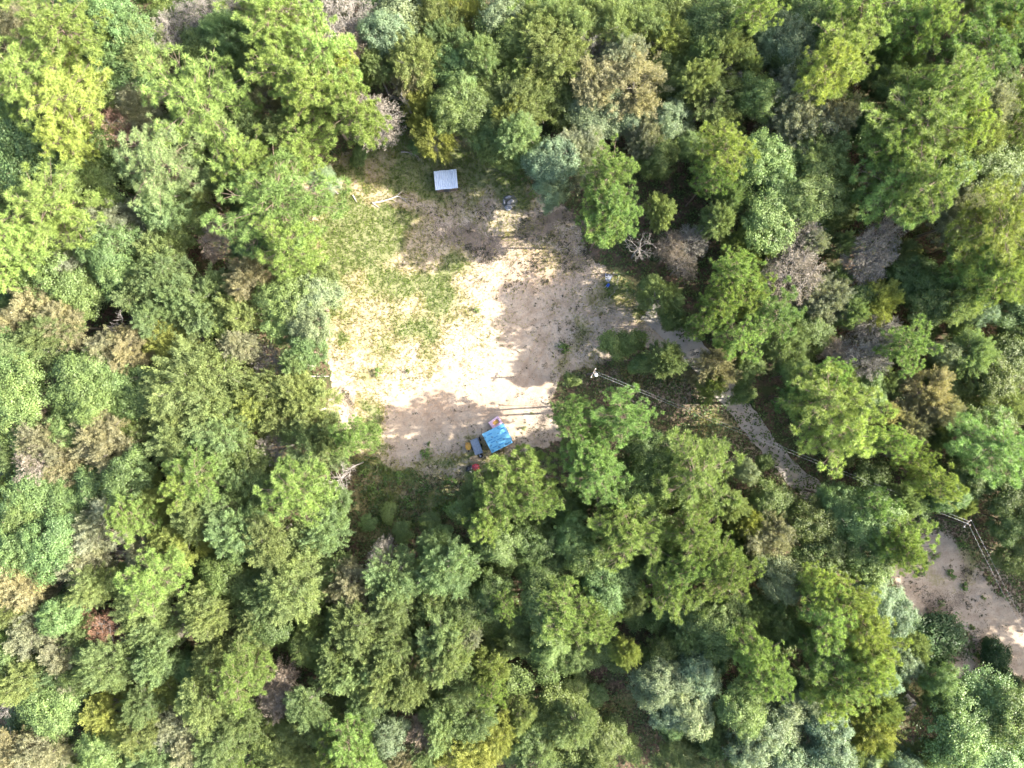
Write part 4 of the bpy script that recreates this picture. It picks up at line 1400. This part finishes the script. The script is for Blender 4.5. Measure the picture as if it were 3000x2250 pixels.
def pole(px, py, H, rz, label, can=False):
    c = at(px, py)
    t = thing('power_pole', label, 'power pole', (c.x, c.y, 0), rz)
    MB().tube([(0, 0, -.1), (0, 0, H * .5), (0, 0, H)], [.17, .145, .115], 12).build('post', M_POLE, t)
    a = MB().box(-.75, .75, .125, .24, H - .55, H - .42).build('crossarm', M_POLE, t)
    for x in (-.62, .0, .62):
        MB().tube([(x, .18, H - .419), (x, .18, H - .34), (x, .18, H - .26), (x, .18, H - .2)], [.035, .07, .05, .03], 8).build('insulator', M_CER, a)
    for sx in (-1, 1):
        MB().tube([(sx * .55, .20, H - .56), (0, .14, H - 1.05)], [.018, .018], 5).build('brace', M_GREYMET, t)
    if can:
        k = MB().tube([(0, -.36, H - 2.2), (0, -.36, H - 2.15), (0, -.36, H - 1.25), (0, -.36, H - 1.18)], [.20, .24, .24, .16], 14).build('transformer', M_CAN, t)
        MB().tube([(.08, -.36, H - 1.18), (.08, -.36, H - .92)], [.04, .03], 8).build('bushing', M_CER, k)
        MB().tube([(.08, -.36, H - .92), (.3, -.1, H - .7), (.3, .15, H - .45)], [.012] * 3, 5).build('jumper_wire', M_WIRE, t)
    return t, c


HA, HB = 9.0, 8.0
pA, cA = pole(1722, 1097, HA, math.radians(62), 'wooden power pole with transformer at the sand\'s right edge', True)
pB, cB = pole(2740, 1507, HB, math.radians(45), 'wooden power pole beside the sandy yard near the right edge')
pC, cC = pole(3120, 2210, HB, math.radians(20), 'wooden power pole outside the lower right corner')


def wire(label, a, b, sag, r=.008):
    pts = []
    for i in range(25):
        t = i / 24
        p = a.lerp(b, t)
        p.z -= sag * 4 * t * (1 - t)
        pts.append(tuple(p))
    c0 = Vector(a)
    o = MB().tube([tuple(Vector(p) - c0) for p in pts], [r] * 25, 6).build('power_line', M_WIRE, None, True)
    o.location = c0
    return tag(o, label, 'power line')


def arm(c, H, rz, x):
    v = Vector((x, .18, 0))
    v.rotate(Euler((0, 0, rz)))
    return Vector((c.x + v.x, c.y + v.y, H - .19))


wire('upper of the two wires crossing above the dirt road between the poles', arm(cA, HA, math.radians(62), .30), arm(cB, HB, math.radians(45), .40), .9)
wire('lower of the two wires crossing above the dirt road between the poles', arm(cA, HA, math.radians(62), -.02), arm(cB, HB, math.radians(45), 0.0), 1.15)
wire('left of the two wires running down over the sandy yard', arm(cB, HB, math.radians(45), 0.0), arm(cC, HB, math.radians(20), 0.0), .9)
wire('right of the two wires running down over the sandy yard', arm(cB, HB, math.radians(45), .62), arm(cC, HB, math.radians(20), .62), .8)

# ---------------------------------------------------------------- brown shed and boards in the lower right corner
M_TANW = plain_mat('tan_boards', (0.36, 0.25, 0.15), 0.8, 0.2, 0, 0.25, 4, 0.1, (1, .15, 1))
M_DARKW = plain_mat('dark_boards', (0.05, 0.035, 0.028), 0.9, 0.1, 0, 0.3, 4)
M_GREYB = plain_mat('grey_boards', (0.24, 0.23, 0.20), 0.9, 0.1, 0, 0.35, 4, 0.1, (.3, 2, 1))
c = at(2762, 1985, 2.2)
hs = thing('wooden_shed', 'brown wooden shed half hidden by trees below the round evergreen bush', 'shed', (c.x, c.y, 0), math.radians(-7))
for bx in ((-1.6, 1.6, -1.2, -1.1), (-1.6, 1.6, 1.1, 1.2), (-1.6, -1.5, -1.098, 1.098), (1.5, 1.6, -1.098, 1.098)):
    MB().box(*bx, 0, 2.1).build('wall', M_DARKW, hs)
for i in range(14):
    x = -1.75 + i * .25
    MB().box(x, x + .235, -1.35, 1.35, 2.12, 2.16 + .006 * (i % 3)).build('roof_board', M_TANW, hs)
MB().box(-.4, .4, 1.203, 1.24, .05, 1.85).build('door', M_TANW, hs)
c = at(2651, 2066, 0.3)
dk = thing('board_walkway', 'weathered grey plank walkway in the shade near the bottom right', 'walkway', (c.x, c.y, 0), math.radians(40))
for yy in (-1.2, 1.2):
    pass
for i in range(7):
    y = -1.05 + i * .30
    MB().box(-1.6 + .07 * (i % 3), 1.6 - .06 * ((i + 1) % 3), y, y + .255, .24, .28 + .006 * (i % 2)).build('plank', M_GREYB, dk)
for x in (-1.3, 0, 1.3):
    MB().box(x, x + .1, -1.05, 1.02, 0, .238).build('joist', M_DARKW, dk)

n_tri = sum(sum(len(p.vertices) - 2 for p in me.polygons) if len(me.polygons) < 20000 else len(me.polygons) * 2 for me in bpy.data.meshes)
print('approx tris', n_tri, 'objects', len(bpy.data.objects))
